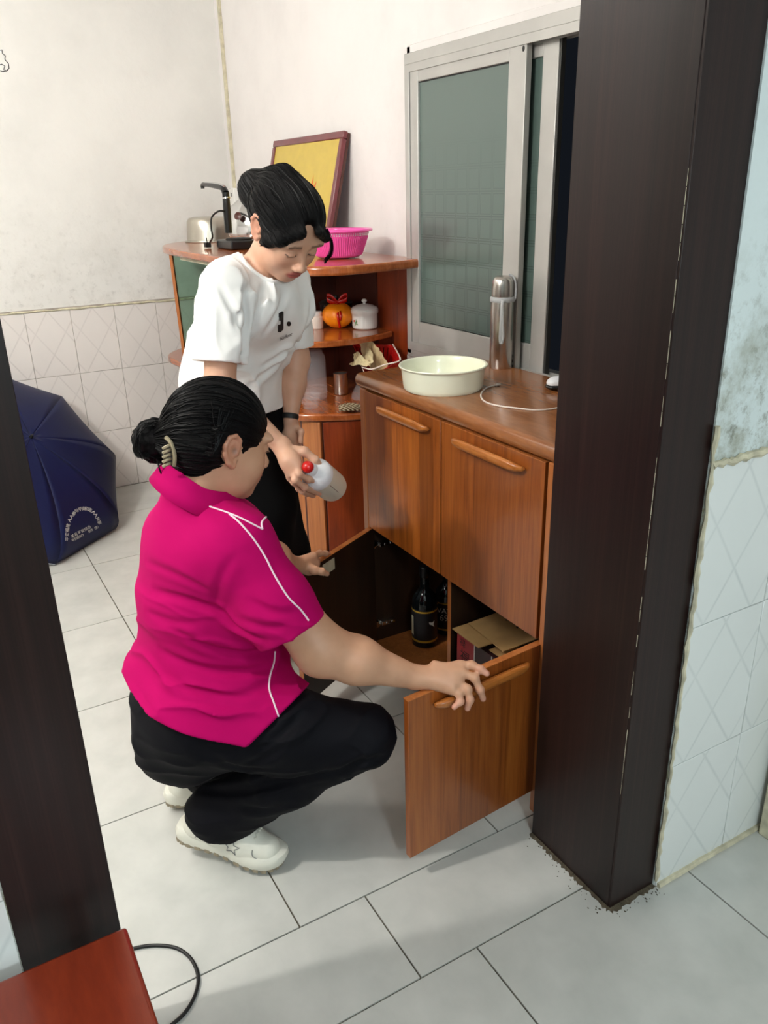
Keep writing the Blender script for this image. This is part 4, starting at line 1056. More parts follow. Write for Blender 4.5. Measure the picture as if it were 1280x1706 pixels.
class Head:
    def __init__(h, c, R, k=1.0): h.c = c; h.R = R; h.k = k
    def P(h, s, f, u): return h.c+h.k*(np.array([s, f, u])@h.R)
    def loc(h, P): return ((P-h.c)@h.R.T)/h.k
    def build(h, S, fat=0.0):
        k = h.k; R = h.R; P = h.P; a = lambda *r: np.array(r)*k
        S.ell(P(0, -.012, .035), a(.076, .094, .086), R, .01)
        S.ell(P(0, .022, -.015), a(.066+fat*.6, .072, .088), R, .03)
        S.ell(P(0, .034, -.066), a(.050+fat, .048, .040), R, .03)
        S.ell(P(0, .071, -.088), a(.024+fat*.5, .018, .017), R, .025)
        for s in (-1, 1):
            S.ell(P(s*.036, .058, -.028), a(.027+fat*.4, .026, .030), R, .025)
            S.ell(P(s*.032, .083, .033), a(.028, .012, .010), R, .02)
            S.ell(P(s*.033, .099, .010), a(.017, .014, .012), R, .016, 's')
            S.ell(P(s*.032, .079, .009), a(.0155, .0145, .0135), R, .006)
            S.ell(P(s*.032, .0925, .0045), a(.0150, .0035, .0022), R, .003)
            S.ell(P(s*.0125, .103, -.030), a(.0085, .010, .0075), R, .007)
            # ear: rim, bowl and lobe
            E = lambda f, u, o=0: P(s*(.0745+o), f, u)
            rim = [E(.004, .012, .002), E(.002, .028, .006), E(-.012, .036, .010), E(-.025, .030, .013), E(-.030, .014, .013), E(-.026, -.004, .010), E(-.014, -.020, .006), E(-.002, -.026, .002), E(.002, -.016, .0)]
            S.chain(rim, [.0045*k]*5+[.0045*k, .006*k, .0065*k, .005*k], .005)
            S.ell(E(-.013, .008, .004), a(.0055, .017, .024), R, .006)
            S.ell(E(-.008, .006, .012), a(.008, .008, .011), R, .004, 's')
            S.ell(E(.001, .000, .004), a(.005, .005, .006), R, .004)
        S.cone(P(0, .088, .018), P(0, .108, -.022), .0070*k, .0092*k, .012)
        S.ell(P(0, .111, -.026), a(.0098, .009, .0082), R, .006)
        S.ell(P(0, .084, -.056), a(.028, .016, .018), R, .02)
        S.ell(P(0, .0975, -.0515), a(.022, .0085, .0055), R, .004)
        S.ell(P(0, .0955, -.0625), a(.019, .0085, .0065), R, .004)
        S.ell(P(0, .107, -.0568), a(.021, .006, .0011), R, .002, 's')
        for s in (-1, 1): S.ell(P(s*.006, .112, -.0365), a(.0032, .004, .003), R, .003, 's')
    def tint(h, V, base, C):
        """skin colours in the head: lips, brows, lashes"""
        L = h.loc(V); s, f, u = np.abs(L[:, 0]), L[:, 1], L[:, 2]; C = C.copy()
        def blend(m, col): 
            nonlocal C
            m = np.clip(m, 0, 1)[:, None]; C = C*(1-m)+np.array(s2l(col))*m
        lip = 1.3-np.sqrt((s/.023)**2+((u+.057)/.0125)**2)
        blend((lip*3)*(f > .085), (176, 96, 88))
        blend(np.clip(1-np.abs(u+.0568)/.0012, 0, 1)*.8*(s < .021)*(f > .085), (90, 36, 34))
        bu = u-.036-.10*(s-.03)*(s < .04)+.25*np.clip(s-.04, 0, 1)
        blend(np.clip(1.6-np.abs(bu)/.0028, 0, 1)*.75*((s > .014) & (s < .052) & (f > .04)), (40, 28, 26))
        blend(np.clip(1.6-np.abs(u-.0035-(s-.032)**2*6)/.0018, 0, 1)*.95*((s > .018) & (s < .046) & (f > .06)), (34, 22, 20))
        ck = np.exp(-(((s-.04)/.02)**2+((u+.025)/.02)**2))*(f > .02); blend(ck*.22, (205, 120, 100))
        er = np.clip((s-.074)/.008, 0, 1)*((f > -.045) & (f < .012)); blend(er*.3, (200, 110, 92))
        blend(np.clip(1-np.sqrt(((f+.006)/.007)**2+((u-.005)/.009)**2), 0, 1)*(s > .07)*.7, (90, 40, 32))
        return C
def tint_attr(V, base, heads=(), knuckles=()):
    C = np.tile(np.array(s2l(base)), (len(V), 1))
    for h in heads:
        near = np.linalg.norm(V-h.c, axis=1) < .16; C[near] = h.tint(V[near], base, C[near])
    for p, r, col, a in knuckles:
        m = (np.exp(-(np.linalg.norm(V-np.array(p), axis=1)/r)**2)*a)[:, None]; C = C*(1-m)+np.array(s2l(col))*m
    return {'tint': ('FLOAT_COLOR', np.concatenate([C, np.ones((len(V), 1))], 1))}
def finger(S, pts, r0, r1, k=.006):
    n = len(pts); rs = np.linspace(r0, r1, n)
    S.chain(pts, list(rs), k)
    for i in range(1, n-1): S.ell(pts[i], np.array([1, 1, 1])*rs[i]*1.07, None, .006)
def nail_mb(mb, tip, dirv, nrm, w=.0055, l=.008):
    d = unit_(dirv); n = unit_(np.array(nrm)-d*np.dot(nrm, d)); s = np.cross(d, n); V = []
    for i in range(4):
        for j in range(5):
            a = (j-2)/2; V.append(np.array(tip)-d*l*(1-i/3)*1.0+s*w*a*(1-.12*(i in (0, 3)))+n*(-.0022*a*a))
    mb.add(V, [(i*5+j, i*5+j+1, (i+1)*5+j+1, (i+1)*5+j) for i in range(3) for j in range(4)])
def hair_uv(V, c, R, bun):
    """u = angle round the axis through the knot, v = way from forehead to knot: hair is combed along v"""
    ax = unit_(np.array(bun)-c); q = V-c; h = q@ax; a = unit_(np.cross(ax, R[0])); b = np.cross(ax, a)
    return np.stack([np.arctan2(q@a, q@b)/1.0, h*6, np.zeros(len(V))], 1)

# =================================================================== kneeling woman in the pink polo shirt
pA = thing('person', 'woman in bright pink polo shirt squatting and holding the lower cabinet doors open', 'person', (-1.72, .42, 0))
hipR, hipL = WX(330, 1208, -1.63), WX(300, 1190, -1.87)
shR0, shR1 = WZ(300, 1388, .060), WZ(474, 1442, .004); ftR = unit_(shR1-shR0)
shL0 = WZ(279, 1333, .02); shL1 = shL0+A(.12, .245, -.016); ftL = unit_(shL1-shL0)
kneeR = WX(606, 1222, -1.44); kneeL = WX(585, 1232, -1.63)
ankR = shR0+ftR*.078+A(0, 0, .105); ankL = shL0+ftL*.055+A(0, 0, .10)
pel = WX(318, 1175, -1.75)
neckA = WX(322, 815, -1.70)
hdA, HRA = head_frame(WX(366, 740, -1.70), (-.08, .93, -.30))
HA = Head(hdA, HRA, 1.10)
shR = WX(398, 912, -1.565); shL = WX(352, 885, -1.90)
elR = WX(535, 1082, -1.46); wrR = WX(690, 1128, -1.385)
Ff = unit_((.16, .98, 0)); Ss = unit_((Ff[1], -Ff[0], 0)); up = A(0, 0, 1)
lean = unit_((.03, .22, 1)); RT = np.array([Ss, unit_(np.cross(lean, Ss)), lean])
def torsoA(S, g=0.0, shirt=False):
    S.ell(WX(356, 1105, -1.74), (.185+g, .178+g, .17+g), RT, .05)
    S.ell(WX(352, 990, -1.74), (.185+g, .162+g, .18+g), RT, .06)
    S.ell(WX(346, 900, -1.73), (.185+g, .135+g, .10+g), RT, .06)
    S.cone(WX(378, 905, -1.60), WX(345, 885, -1.86), .07+g, .07+g, .06)
    for s in (-1, 1): S.ell(WX(425, 975, -1.73)+Ss*.075*s, (.085+g, .08+g, .085+g), RT, .05)
    S.ell(WX(325, 1175, -1.75), (.19+g, .168+g, .13+g), RT, .06)
# ---- body: one surface from head to feet
SA = SDF(); torsoA(SA, -.014)
SA.chain([neckA-A(0, 0, .03), HA.P(0, -.025, -.03)], [.066, .056], .04)
HA.build(SA, .010)
SA.chain([shR, elR], [.062, .058], .04); SA.chain([elR, elR*.62+wrR*.38, wrR], [.057, .052, .0285], .03)
# right hand on the door edge
MC = [WX(766, 1108, -1.355), WX(770, 1121, -1.335), WX(762, 1136, -1.330), WX(749, 1146, -1.335)]
palm = (MC[1]+MC[2]+wrR*2)/4
SA.rbox(wrR*.34+(MC[1]+MC[2])*.33, (.030, .027, .0135), np.array([unit_(MC[1]+MC[2]-2*wrR), unit_(MC[0]-MC[3]), unit_(np.cross(MC[1]+MC[2]-2*wrR, MC[0]-MC[3]))]), .013, .018)
for m in MC: SA.cone(wrR, m, .0175, .0125, .018)
FG = [[MC[0], WX(786, 1108, -1.338), WX(801, 1115, -1.318), WX(811, 1122, -1.305)],
      [MC[1], WX(791, 1129, -1.315), WX(800, 1149, -1.303), WX(805, 1164, -1.300)],
      [MC[2], WX(779, 1148, -1.308), WX(783, 1166, -1.298), WX(779, 1180, -1.297)],
      [MC[3], WX(765, 1155, -1.312), WX(767, 1169, -1.302), WX(757, 1178, -1.300)]]
for i, p in enumerate(FG): finger(SA, p, .0105 if i < 3 else .0095, .0078 if i < 3 else .007)
thb = wrR*.55+MC[0]*.45+A(-.02, 0, -.01)
finger(SA, [wrR+A(.01, .015, -.012), WX(735, 1128, -1.385), A(-1.382, .945, .515), A(-1.380, .955, .488)], .014, .0085)
# left arm and hand on the left door
elL = A(-2.00, .76, .66); wrL = WX(487, 942, -2.075)
SA.chain([shL, elL], [.058, .05], .04); SA.chain([elL, wrL], [.048, .029], .03)
pLc = WX(508, 940, -2.09); ML = [WX(522, 926, -2.105), WX(526, 936, -2.125), WX(526, 947, -2.13), WX(520, 953, -2.13)]
SA.ell((wrL+ML[1]+ML[2])/3, (.024, .040, .032), None, .015)
for m in ML: SA.cone(wrL, m, .02, .012, .015)
finger(SA, [ML[0], WX(533, 922, -2.14), WX(542, 922, -2.16), WX(548, 923, -2.175)], .0105, .0082)
finger(SA, [ML[1], WX(533, 934, -2.165), WX(538, 944, -2.175), WX(540, 954, -2.175)], .0105, .008)
finger(SA, [ML[2], WX(530, 948, -2.17), WX(533, 960, -2.175), WX(534, 972, -2.172)], .0105, .008)
finger(SA, [ML[3], WX(522, 958, -2.16), WX(524, 970, -2.165), WX(525, 980, -2.16)], .009, .007)
finger(SA, [pLc, WX(524, 950, -2.07), WX(536, 952, -2.062), WX(545, 956, -2.062)], .0145, .0085)
# legs
SA.chain([hipR, kneeR], [.085, .052], .05); SA.chain([kneeR, ankR], [.05, .030], .03)
SA.chain([hipL, kneeL], [.085, .052], .05); SA.chain([kneeL, ankL], [.05, .030], .03)
for an, fw in ((ankR, ftR), (ankL, ftL)): SA.chain([an, an+fw*.02+A(0, 0, -.05), an+fw*.12+A(0, 0, -.065)], [.030, .028, .022], .02)
V, Q = SA.mesh((-2.35, 0.05, 0.0), (-1.2, 1.15, 1.42), .0034)
kn = [(p[2], .012, (214, 130, 118), .4) for p in FG]+[(p[3], .012, (222, 150, 138), .6) for p in FG]+[(elR+A(.03, -.01, -.04), .03, (205, 120, 95), .35)]
bodyA = mesh_obj('body', V, Q, 'skin', pA, tint_attr(V, (206, 158, 128), [HA], kn))
# ---- polo shirt
SP = SDF()
slR = WX(486, 1052, -1.475); cf = slR; cd_ = unit_(slR-shR)
SP.chain([shR, shR*.35+slR*.65, slR+cd_*.03], [.078, .078, .082], .035)
SP.ops.append(('i', .004, lambda P: (P-cf)@cd_))
SP.cone(cf-cd_*.03, cf+cd_*.08, .067, .076, .004, 's')
SPL = shL+unit_(elL-shL)*.19; cdl = unit_(elL-shL)
SL = SDF(); SL.chain([shL, SPL+cdl*.02], [.076, .074], .04); SL.ops.append(('i', .004, lambda P: (P-SPL)@cdl))
SP.ops.append(('u', .03, lambda P: SL.ev(P)))
torsoA(SP, .012)
SP.chain([neckA-A(0, 0, .045), neckA+A(0, 0.0, .0)], [.085, .072], .05)
SP.ell(WX(322, 1150, -1.74), (.205, .165, .11), RT, .05)
SP.ell(WX(385, 1165, -1.62), (.085, .17, .10), RT, .05)
SP.cone(hipR+A(.01, 0, .0), hipR*.45+kneeR*.55, .119, .112, .05)
fn1 = frame_noise([lean, Ff, Ss], (26, 5, 5), 1); fn2 = frame_noise([unit_(slR-shR), np.cross(unit_(slR-shR), Ss), Ss], (9, 16, 9), 2)
hem = WX(352, 1195, -1.62)
def foldsA(P):
    hgt = (P-hem)@lean
    r = 1-np.abs(2*fn1(P+np.array([.03, .02, .02])*(fn2(P)[:, None]-.5)*2)-1)
    w = np.clip(1-(hgt-.02)/.42, .0, 1)
    return .013*(r**2.5-.3)*w+.008*(fn2(P)-.5)
SP.fn(foldsA)
creases(SP, (-2.2, 0.05, 0.25), (-1.3, 1.05, 1.2), [[(258, 985), (310, 998), (356, 1012), (372, 1022)], [1.2, (368, 1018), (400, 1048), (440, 1066)], [(290, 1050), (340, 1075), (400, 1088), (445, 1085)],
    [(270, 1085), (330, 1112), (400, 1120), (450, 1112)], [(262, 1120), (320, 1150), (390, 1160), (440, 1150)], [.7, (300, 1168), (350, 1172), (400, 1176)], [.35, (392, 925), (372, 955), (360, 1000), (366, 1024)],
    [.6, (232, 930), (300, 960), (350, 985)], [.6, (420, 1000), (455, 1020), (490, 1022)], [.6, (400, 1030), (440, 1045), (480, 1040)], [.6, (245, 1020), (285, 1035), (330, 1040)]])
hp1, hp2, hp3 = WX(213, 1135, -1.75), WX(370, 1222, -1.525), WX(492, 1185, -1.60)
hn = unit_(np.cross(hp2-hp1, hp3-hp1)); hn = hn if hn[2] < 0 else -hn
SP.plane(hp2, hn, .006)
fq1, fq2, fq3 = WX(416, 1240, -1.52), WX(492, 1163, -1.60), WX(500, 1150, -1.9)
fn_ = unit_(np.cross(fq2-fq1, fq3-fq1)); fn_ = fn_ if fn_@unit_(kneeR-hipR) > 0 else -fn_
SP.plane(fq1, fn_, .006)
nd_ = unit_((-.0, .42, .91)); SP.plane(neckA+A(0, .0, .012), nd_, .004)
SP.cone(neckA-A(0, 0, .02), neckA+A(0, .01, .08), .062, .068, .008, 's')
V, Q = SP.mesh((-2.2, 0.05, 0.25), (-1.3, 1.05, 1.2), .0036)
polo = mesh_obj('polo_shirt', V, Q, 'pink_polo_cloth', pA); bvP = bvh_of(V, Q)
def draped(bv, pts, r, lift=.001, n=6, flat=.5):
    P2 = smooth([np.array([a, b, 0.]) for a, b in pts], n); out = []
    for p in P2:
        q = drape(bv, p[0], p[1], lift)
        if q is not None and (not out or np.linalg.norm(q-out[-1]) < .04): out.append(q)
    return MB().tube(out, r, 6) if len(out) > 2 else MB()
def guide_strands(V, Q, c, knot, n, lift, parent, r=.0009, seed=2, lo=-.9):
    """fine combed strands lying on the hair from the hairline to the knot"""
    bv = bvh_of(V, Q); ax = unit_(np.array(knot)-c); a = unit_(np.cross(ax, (0, 0, 1.))); b = np.cross(ax, a); rn = random.Random(seed); mb = MB()
    for i in range(n):
        ph = rn.uniform(0, 2*math.pi); t0 = rn.uniform(.15, 2.4); t1 = t0-rn.uniform(.5, 1.3); cur = []; w = rn.uniform(-.12, .12)
        for k in range(13):
            t = t0+(t1-t0)*k/12; t = max(t, .12); p_ = ph+w*math.sin(k/12*3.14)
            d = ax*math.cos(t)+(a*math.cos(p_)+b*math.sin(p_))*math.sin(t)
            h = bv.ray_cast(Vector(c+d*.25), Vector(-d))
            if h[0] is None or (Vector(h[0])-Vector(c)).length < .07: break
            cur.append(np.array(h[0])+d*lift*math.sin(3.14*(k+.5)/13))
        if len(cur) > 5 and max(np.linalg.norm(cur[i+1]-cur[i]) for i in range(len(cur)-1)) < .03: mb.tube(cur, [r*(.3+math.sin(3.14*(i+.5)/len(cur))) for i in range(len(cur))], 4)
    if mb.v: obj('combed_strands', mb, 'hair', parent, sm=True, kind='stuff')
obj('shoulder_piping', draped(bvP, [(382, 857), (398, 870), (420, 895), (440, 925), (458, 960), (480, 995), (500, 1015), (514, 1034)], .0022), 'piping', polo, sm=True, label='white piping from the collar to the sleeve')
obj('side_piping', draped(bvP, [(458, 1085), (456, 1105), (449, 1130), (449, 1150), (456, 1170), (464, 1193)], .0022), 'piping', polo, sm=True, label='white piping down the side')
# collar: band standing round the neck with a pointed fold-over leaf, white edged
CR = MB(); nC = 40; rows_ = []
axn = nd_; cN = neckA+A(0, .0, .004); e1 = Ss; e2 = unit_(np.cross(axn, e1))
if e2@Ff < 0: e2 = -e2
def cpt(th, kk):
    # th 0 = front, pi = nape
    fwdn = math.cos(th); sd_ = math.sin(th)
    spread = [(.064, .012), (.070, .022), (.088, .004), (.100, -.030-.028*max(0, fwdn)**2)][kk]
    return cN+e2*(fwdn*spread[0]*(1.18 if fwdn > 0 else 1.0)+.006)+e1*sd_*spread[0]*1.05+axn*(spread[1]+.018*max(0, -fwdn))
V_ = [cpt(.22+(2*math.pi-.44)*i/nC, k) for i in range(nC+1) for k in range(4)]
CR.add(V_, [(i*4+k, i*4+k+1, (i+1)*4+k+1, (i+1)*4+k) for i in range(nC) for k in range(3)])
o = obj('collar', CR, 'pink_polo_cloth', polo, sm=True); sd = o.modifiers.new('s', 'SOLIDIFY'); sd.thickness = .003
cpm = draped(bvP, [(316, 834), (345, 843), (378, 854), (400, 863), (420, 873), (437, 882)], .0020)
c2_ = draped(bvP, [(437, 882), (436, 870), (446, 859)], .0022); cpm.add(c2_.v, c2_.f)
obj('collar_piping', cpm, 'piping', polo, sm=True)
# ---- trousers
ST = SDF()
ST.ell(WX(330, 1172, -1.75), (.193, .166, .15), RT, .06)
bR = WX(306, 1238, -1.70); bL = WX(292, 1222, -1.86)
ST.ell(bR, (.10, .118, .105), RT, .05); ST.ell(bL, (.10, .11, .10), RT, .05)
ST.chain([hipR, hipR*.45+kneeR*.55, kneeR], [.104, .096, .072], .04)
hemR = shR0+ftR*.110+A(0, 0, .098)
ST.chain([kneeR-A(0, 0, .015), kneeR*.5+hemR*.5+A(0, 0, -.005), hemR+A(0, 0, .02), hemR-A(.0, .0, .03)], [.068, .072, .064, .064], .03)
ST.chain([kneeR*.4+hemR*.6, hemR+ftR*.040+A(0, 0, -.02)], [.066, .050], .03)
ST.chain([hipL, hipL*.45+kneeL*.55, kneeL], [.105, .092, .070], .04)
hemL = shL0+ftL*.12+A(0, 0, .10); ST.chain([kneeL, hemL+A(0, 0, .02), hemL+A(0, 0, -.01)], [.066, .064, .060], .03)
ft = frame_noise([unit_(kneeR-hipR), up, Ss], (7, 24, 9), 3); ft2 = frame_noise(np.eye(3), (9, 9, 9), 4)
ST.fn(lambda P: .007*((1-np.abs(2*ft(P+.05*(ft2(P)[:, None]-.5))-1))**3-.3))
creases(ST, (-2.2, 0.03, 0.0), (-1.2, 1.1, .72), [[1.3, (335, 1316), (400, 1318), (480, 1300), (555, 1284)], [(555, 1290), (600, 1270), (640, 1264)], [.8, (575, 1300), (610, 1286), (635, 1282)], [(430, 1248), (465, 1228), (500, 1196)], [.7, (400, 1275), (440, 1262), (480, 1236)], [.8, (350, 1262), (400, 1280), (440, 1280)], [.7, (400, 1345), (440, 1350), (480, 1340)]], .008, .010)
hd_ = unit_(hemR-kneeR)
def hemcut(P):
    n = unit_((-.10, -.25, -1)); t = (P-(hemR+A(0, 0, -.030)))@n; return np.where(np.linalg.norm(P-hemR, axis=1) < .16, t, -1.)
ST.ops.append(('i', .004, hemcut)); 
ST.plane(A(0, 0, .052), (0, 0, -1), .004)
V, Q = ST.mesh((-2.2, 0.03, 0.0), (-1.2, 1.1, .72), .0042)
mesh_obj('trousers', V, Q, 'trouser_navy', pA)
# ---- shoes
def shoe(heel, toe, tilt, side, name='sneaker', star=False, parent=pA):
    """heel, toe: ground contacts; local frame x forward, y to the wearer's right, z up from the sole"""
    f = unit_(toe-heel); L = np.linalg.norm(toe-heel); s = unit_(np.cross(f, up)); u = np.cross(s, f)
    R_ = np.array([f, s, u]); k = L/.275
    P = lambda x, y, z: heel+(np.array([x, y, z])*k)@R_
    sh = thing(name, None, None, heel) if False else None
    S = SDF()
    S.chain([P(.045, 0, .055), P(.10, 0, .052), P(.17, 0.002, .045), P(.225, .004, .040)], [.036*k, .037*k, .040*k, .036*k], .02)
    S.chain([P(.048, 0, .09), P(.052, 0, .055)], [.034*k, .034*k], .02)
    S.cone(P(.07, 0, .095), P(.15, 0, .065), .031*k, .030*k, .03)
    S.cone(P(.045, 0, .095), P(.045, 0, .16), .027*k, .032*k, .006, 's')
    S.plane(P(.05, 0, .104), u*1.0+f*(-.15), .004); S.plane(P(0, 0, .022), -u, .003)
    fnS = frame_noise(R_, (30, 18, 30), 7); S.fn(lambda q: .003*(fnS(q)-.5))
    lo = np.min([P(x, y, z) for x in (-.03, .30) for y in (-.06, .06) for z in (-.01, .15)], axis=0); hi = np.max([P(x, y, z) for x in (-.03, .30) for y in (-.06, .06) for z in (-.01, .15)], axis=0)
    V, Q = S.mesh(lo, hi, .003)
    upper = mesh_obj(name, V, Q, 'shoe_white', parent); bv = bvh_of(V, Q)
    # sole outline
    out = [(-.004, 0), (.002, .024), (.03, .034), (.08, .033), (.13, .036), (.19, .047), (.235, .043), (.265, .025), (.275, 0), (.268, -.022), (.24, -.038), (.20, -.040), (.13, -.033), (.08, -.032), (.03, -.033), (.002, -.024)]
    out = [p[:2] for p in smooth([A(a, b, 0) for a, b in out], 4, closed=True)]
    n = len(out); prof = [(.95, .006), (1.0, .012), (1.03, .024), (1.0, .036), (.93, .040)]; M = MB(); VV = []
    def zz(x): return .006*math.sin(min(1, max(0, (x-.2)/.075))*math.pi/2)+.008*max(0, (.05-x)/.05)
    for sc_, z in prof:
        for x, y in out: VV.append(P(.135+(x-.135)*sc_, y*sc_, z+zz(x)*(z > .02)+(.010*max(0, (x-.23)/.045)**2)))
    M.add(VV, [(r*n+i, r*n+(i+1) % n, (r+1)*n+(i+1) % n, (r+1)*n+i) for r in range(len(prof)-1) for i in range(n)]+[tuple(range(n))[::-1], tuple(range((len(prof)-1)*n, len(prof)*n))])
    obj('midsole', M, 'shoe_white', upper, sm=True)
    T_ = MB(); 
    for i in range(0, n, 2):
        a, b = np.array(out[i]), np.array(out[(i+1) % n]); m0 = np.array([.135, 0])
        q = [a*.99, b*.99, m0+(b-m0)*.6, m0+(a-m0)*.6]
        lift = lambda p: .010*max(0, (p[0]-.23)/.045)**2
        T_.add([P(p[0], p[1], .0+lift(p)) for p in q]+[P(p[0], p[1], .010+lift(p)) for p in q], [(0, 3, 2, 1), (4, 5, 6, 7), (0, 1, 5, 4), (1, 2, 6, 5), (2, 3, 7, 6), (3, 0, 4, 7)])
    obj('tread', T_, 'shoe_tread', upper, kind='stuff')
    lc_ = MB()
    for i in range(5):
        x = .125+i*.018
        pp_ = []
        for j in range(9):
            y = (j-4)*.0055; st_ = P(x+.004*(j % 2), y, .2); h = bv.ray_cast(Vector(st_), Vector(-u))
            if h[0] is not None: pp_.append(np.array(h[0])+u*.0015)
        if len(pp_) > 3: lc_.tube(pp_, .0022, 6)
    obj('laces', lc_, 'shoe_white', upper, sm=True, kind='stuff')
    if star: 
        stp = []
        ctr = P(.150, .0, .056)
        for i in range(10):
            a = math.pi/2+i*math.pi/5; r = (.021 if i % 2 == 0 else .009)*k; o_ = ctr+f*r*math.cos(a)+u*r*math.sin(a)
            h = bv.ray_cast(Vector(o_+s*.15), Vector(-s))
            if h[0] is not None: stp.append(np.array(h[0])+s*.0012)
        if len(stp) > 8: obj('star', MB().tube(stp+[stp[0]], .0011, 6), 'shoe_line', upper, sm=True)
        cv = MB()
        for pl_ in ([(.05, .105), (.062, .07), (.055, .045)], [(.20, .062), (.205, .046), (.225, .040)], [(.062, .06), (.085, .055), (.105, .07)]):
            q_ = []
            for (x, z) in [tuple(p[:2]) for p in smooth([A(a, b, 0) for a, b in pl_], 5)]:
                h = bv.ray_cast(Vector(P(x, 0, z)+s*.15), Vector(-s))
                if h[0] is not None: q_.append(np.array(h[0])+s*.0008)
            if len(q_) > 2: cv.tube(q_, .0009, 5)
        obj('stitching', cv, 'shoe_line', upper, sm=True, kind='stuff')
    return upper
shoe(shR0, shR1, 0, 1, star=True)
shoe(shL0, shL1, 0, 1)
# ---- hair
bun = WX(258, 733, -1.745)
HS = SDF(); P = HA.P; k = HA.k
HS.ell(P(0, -.016, .040), np.array([.0875, .107, .094])*k, HRA, .02)
HS.ell(P(0, -.055, .0), np.array([.072, .055, .075])*k, HRA, .03)
def hairline(Pw):
    L = HA.loc(Pw); s, f, u = np.abs(L[:, 0]), L[:, 1], L[:, 2]
    d1 = (f*.80-u*.60)-(.034-.03*np.clip((u-.03)/.09, 0, 1)*0)
    d1 = d1-.012*np.exp(-((u-.005)/.02)**2)*(f > 0)      # sideburn
    return d1*HA.k
HS.ops.append(('i', .014, hairline))
HS.ell(P(.086, -.010, .002), np.array([.03, .022, .030])*k, HRA, .008, 's'); HS.ell(P(-.086, -.010, .002), np.array([.03, .022, .030])*k, HRA, .008, 's')
bc_ = P(0, -.095, .0)
HS.cone(P(0, -.075, .012), bun*.75+bc_*.25, .050, .024, .03)
def strands(c, ax, amp, fr):
    ax = unit_(ax); a = unit_(np.cross(ax, (0, 0, 1.))); b = np.cross(ax, a)
    def f(Pw):
        q = Pw-c; an = np.arctan2(q@a, q@b); h = q@ax
        return amp*(np.sin(an*fr+4*np_noise(Pw, (14, 14, 14), 5)+h*9)*.5+.5*np.sin(an*fr*2.3+h*15))
    return f
HS.fn(strands(hdA, bun-hdA, .0018, 20))
V, Q = HS.mesh(hdA-.2, hdA+.2, .0028)
hA = mesh_obj('hair', V, Q, 'hair', pA, {'hairuv': ('FLOAT_VECTOR', hair_uv(V, hdA, HRA, bun))})
guide_strands(V, Q, hdA, bun, 420, .0022, pA)
BS = SDF()
BS.ell(bun+A(0, -.004, 0), (.038, .040, .037), None, .02)
tw = []
for i in range(26):
    a = i*.55; tw.append(bun+A(-.004, -.002, -.002)+Ss*0+A(.012*math.sin(i*.4), .036*math.cos(a), .036*math.sin(a)))
BS.chain(tw, [.011]*26, .006)
BS.fn(lambda Pw: .003*np.sin(np_noise(Pw, (40, 40, 40), 3)*14))
V, Q = BS.mesh(bun-.085, bun+.085, .0024)
q_ = V-bun; an = np.arctan2(q_[:, 1], q_[:, 2])
bunO = mesh_obj('hair_bun', V, Q, 'hair', pA, {'hairuv': ('FLOAT_VECTOR', np.stack([np.linalg.norm(q_[:, 1:], axis=1)*26, an*.4, q_[:, 0]*10], 1))})
# loose strands and loops
rs_ = random.Random(5); ls = MB()
for i in range(30):
    a = rs_.uniform(0, 6.28); r = rs_.uniform(.034, .050); c_ = bun+A(.02*rs_.uniform(-.2, 1), 0, 0)
    ls.tube(smooth([c_+A(rs_.uniform(-.01, .02), r*math.cos(a+t*.5), r*math.sin(a+t*.5)) for t in range(5)], 4), .0011, 4)
for i in range(26):
    t0 = rs_.uniform(-1.2, 1.2); p0_ = P(.088*math.cos(t0*.6), -.02-.05*rs_.random(), .05+.05*math.sin(t0)); 
    p1_ = P(.09, -.06, .02+.03*rs_.uniform(-1, 1)); ls.tube(smooth([p0_, (p0_+p1_)/2+A(.006, 0, .0), p1_, bun+A(.02, .03, .01*rs_.uniform(-1, 1))], 4), .0009, 4)
st_ = [WX(262, 765, -1.70), WX(266, 782, -1.69), WX(272, 795, -1.68), WX(279, 806, -1.67)]; ls.tube(smooth(st_, 4), .0018, 5)
obj('loose_strands', ls, 'hair', pA, sm=True, kind='stuff')
cl = MB(); 
for i in range(5):
    t_ = i/4; b0 = WX(284, 742+30*t_, -1.655); cl.tube(smooth([b0, b0+A(.008, -.008, .002), b0+A(.004, -.018, -.003)], 4), [.0035]*9, 6)
cl.tube(smooth([WX(276, 728, -1.66), WX(285, 738, -1.65), WX(291, 758, -1.645), WX(290, 776, -1.65)], 4), .0045, 8)
obj('hair_clip', cl, 'clip_beige', pA, sm=True)

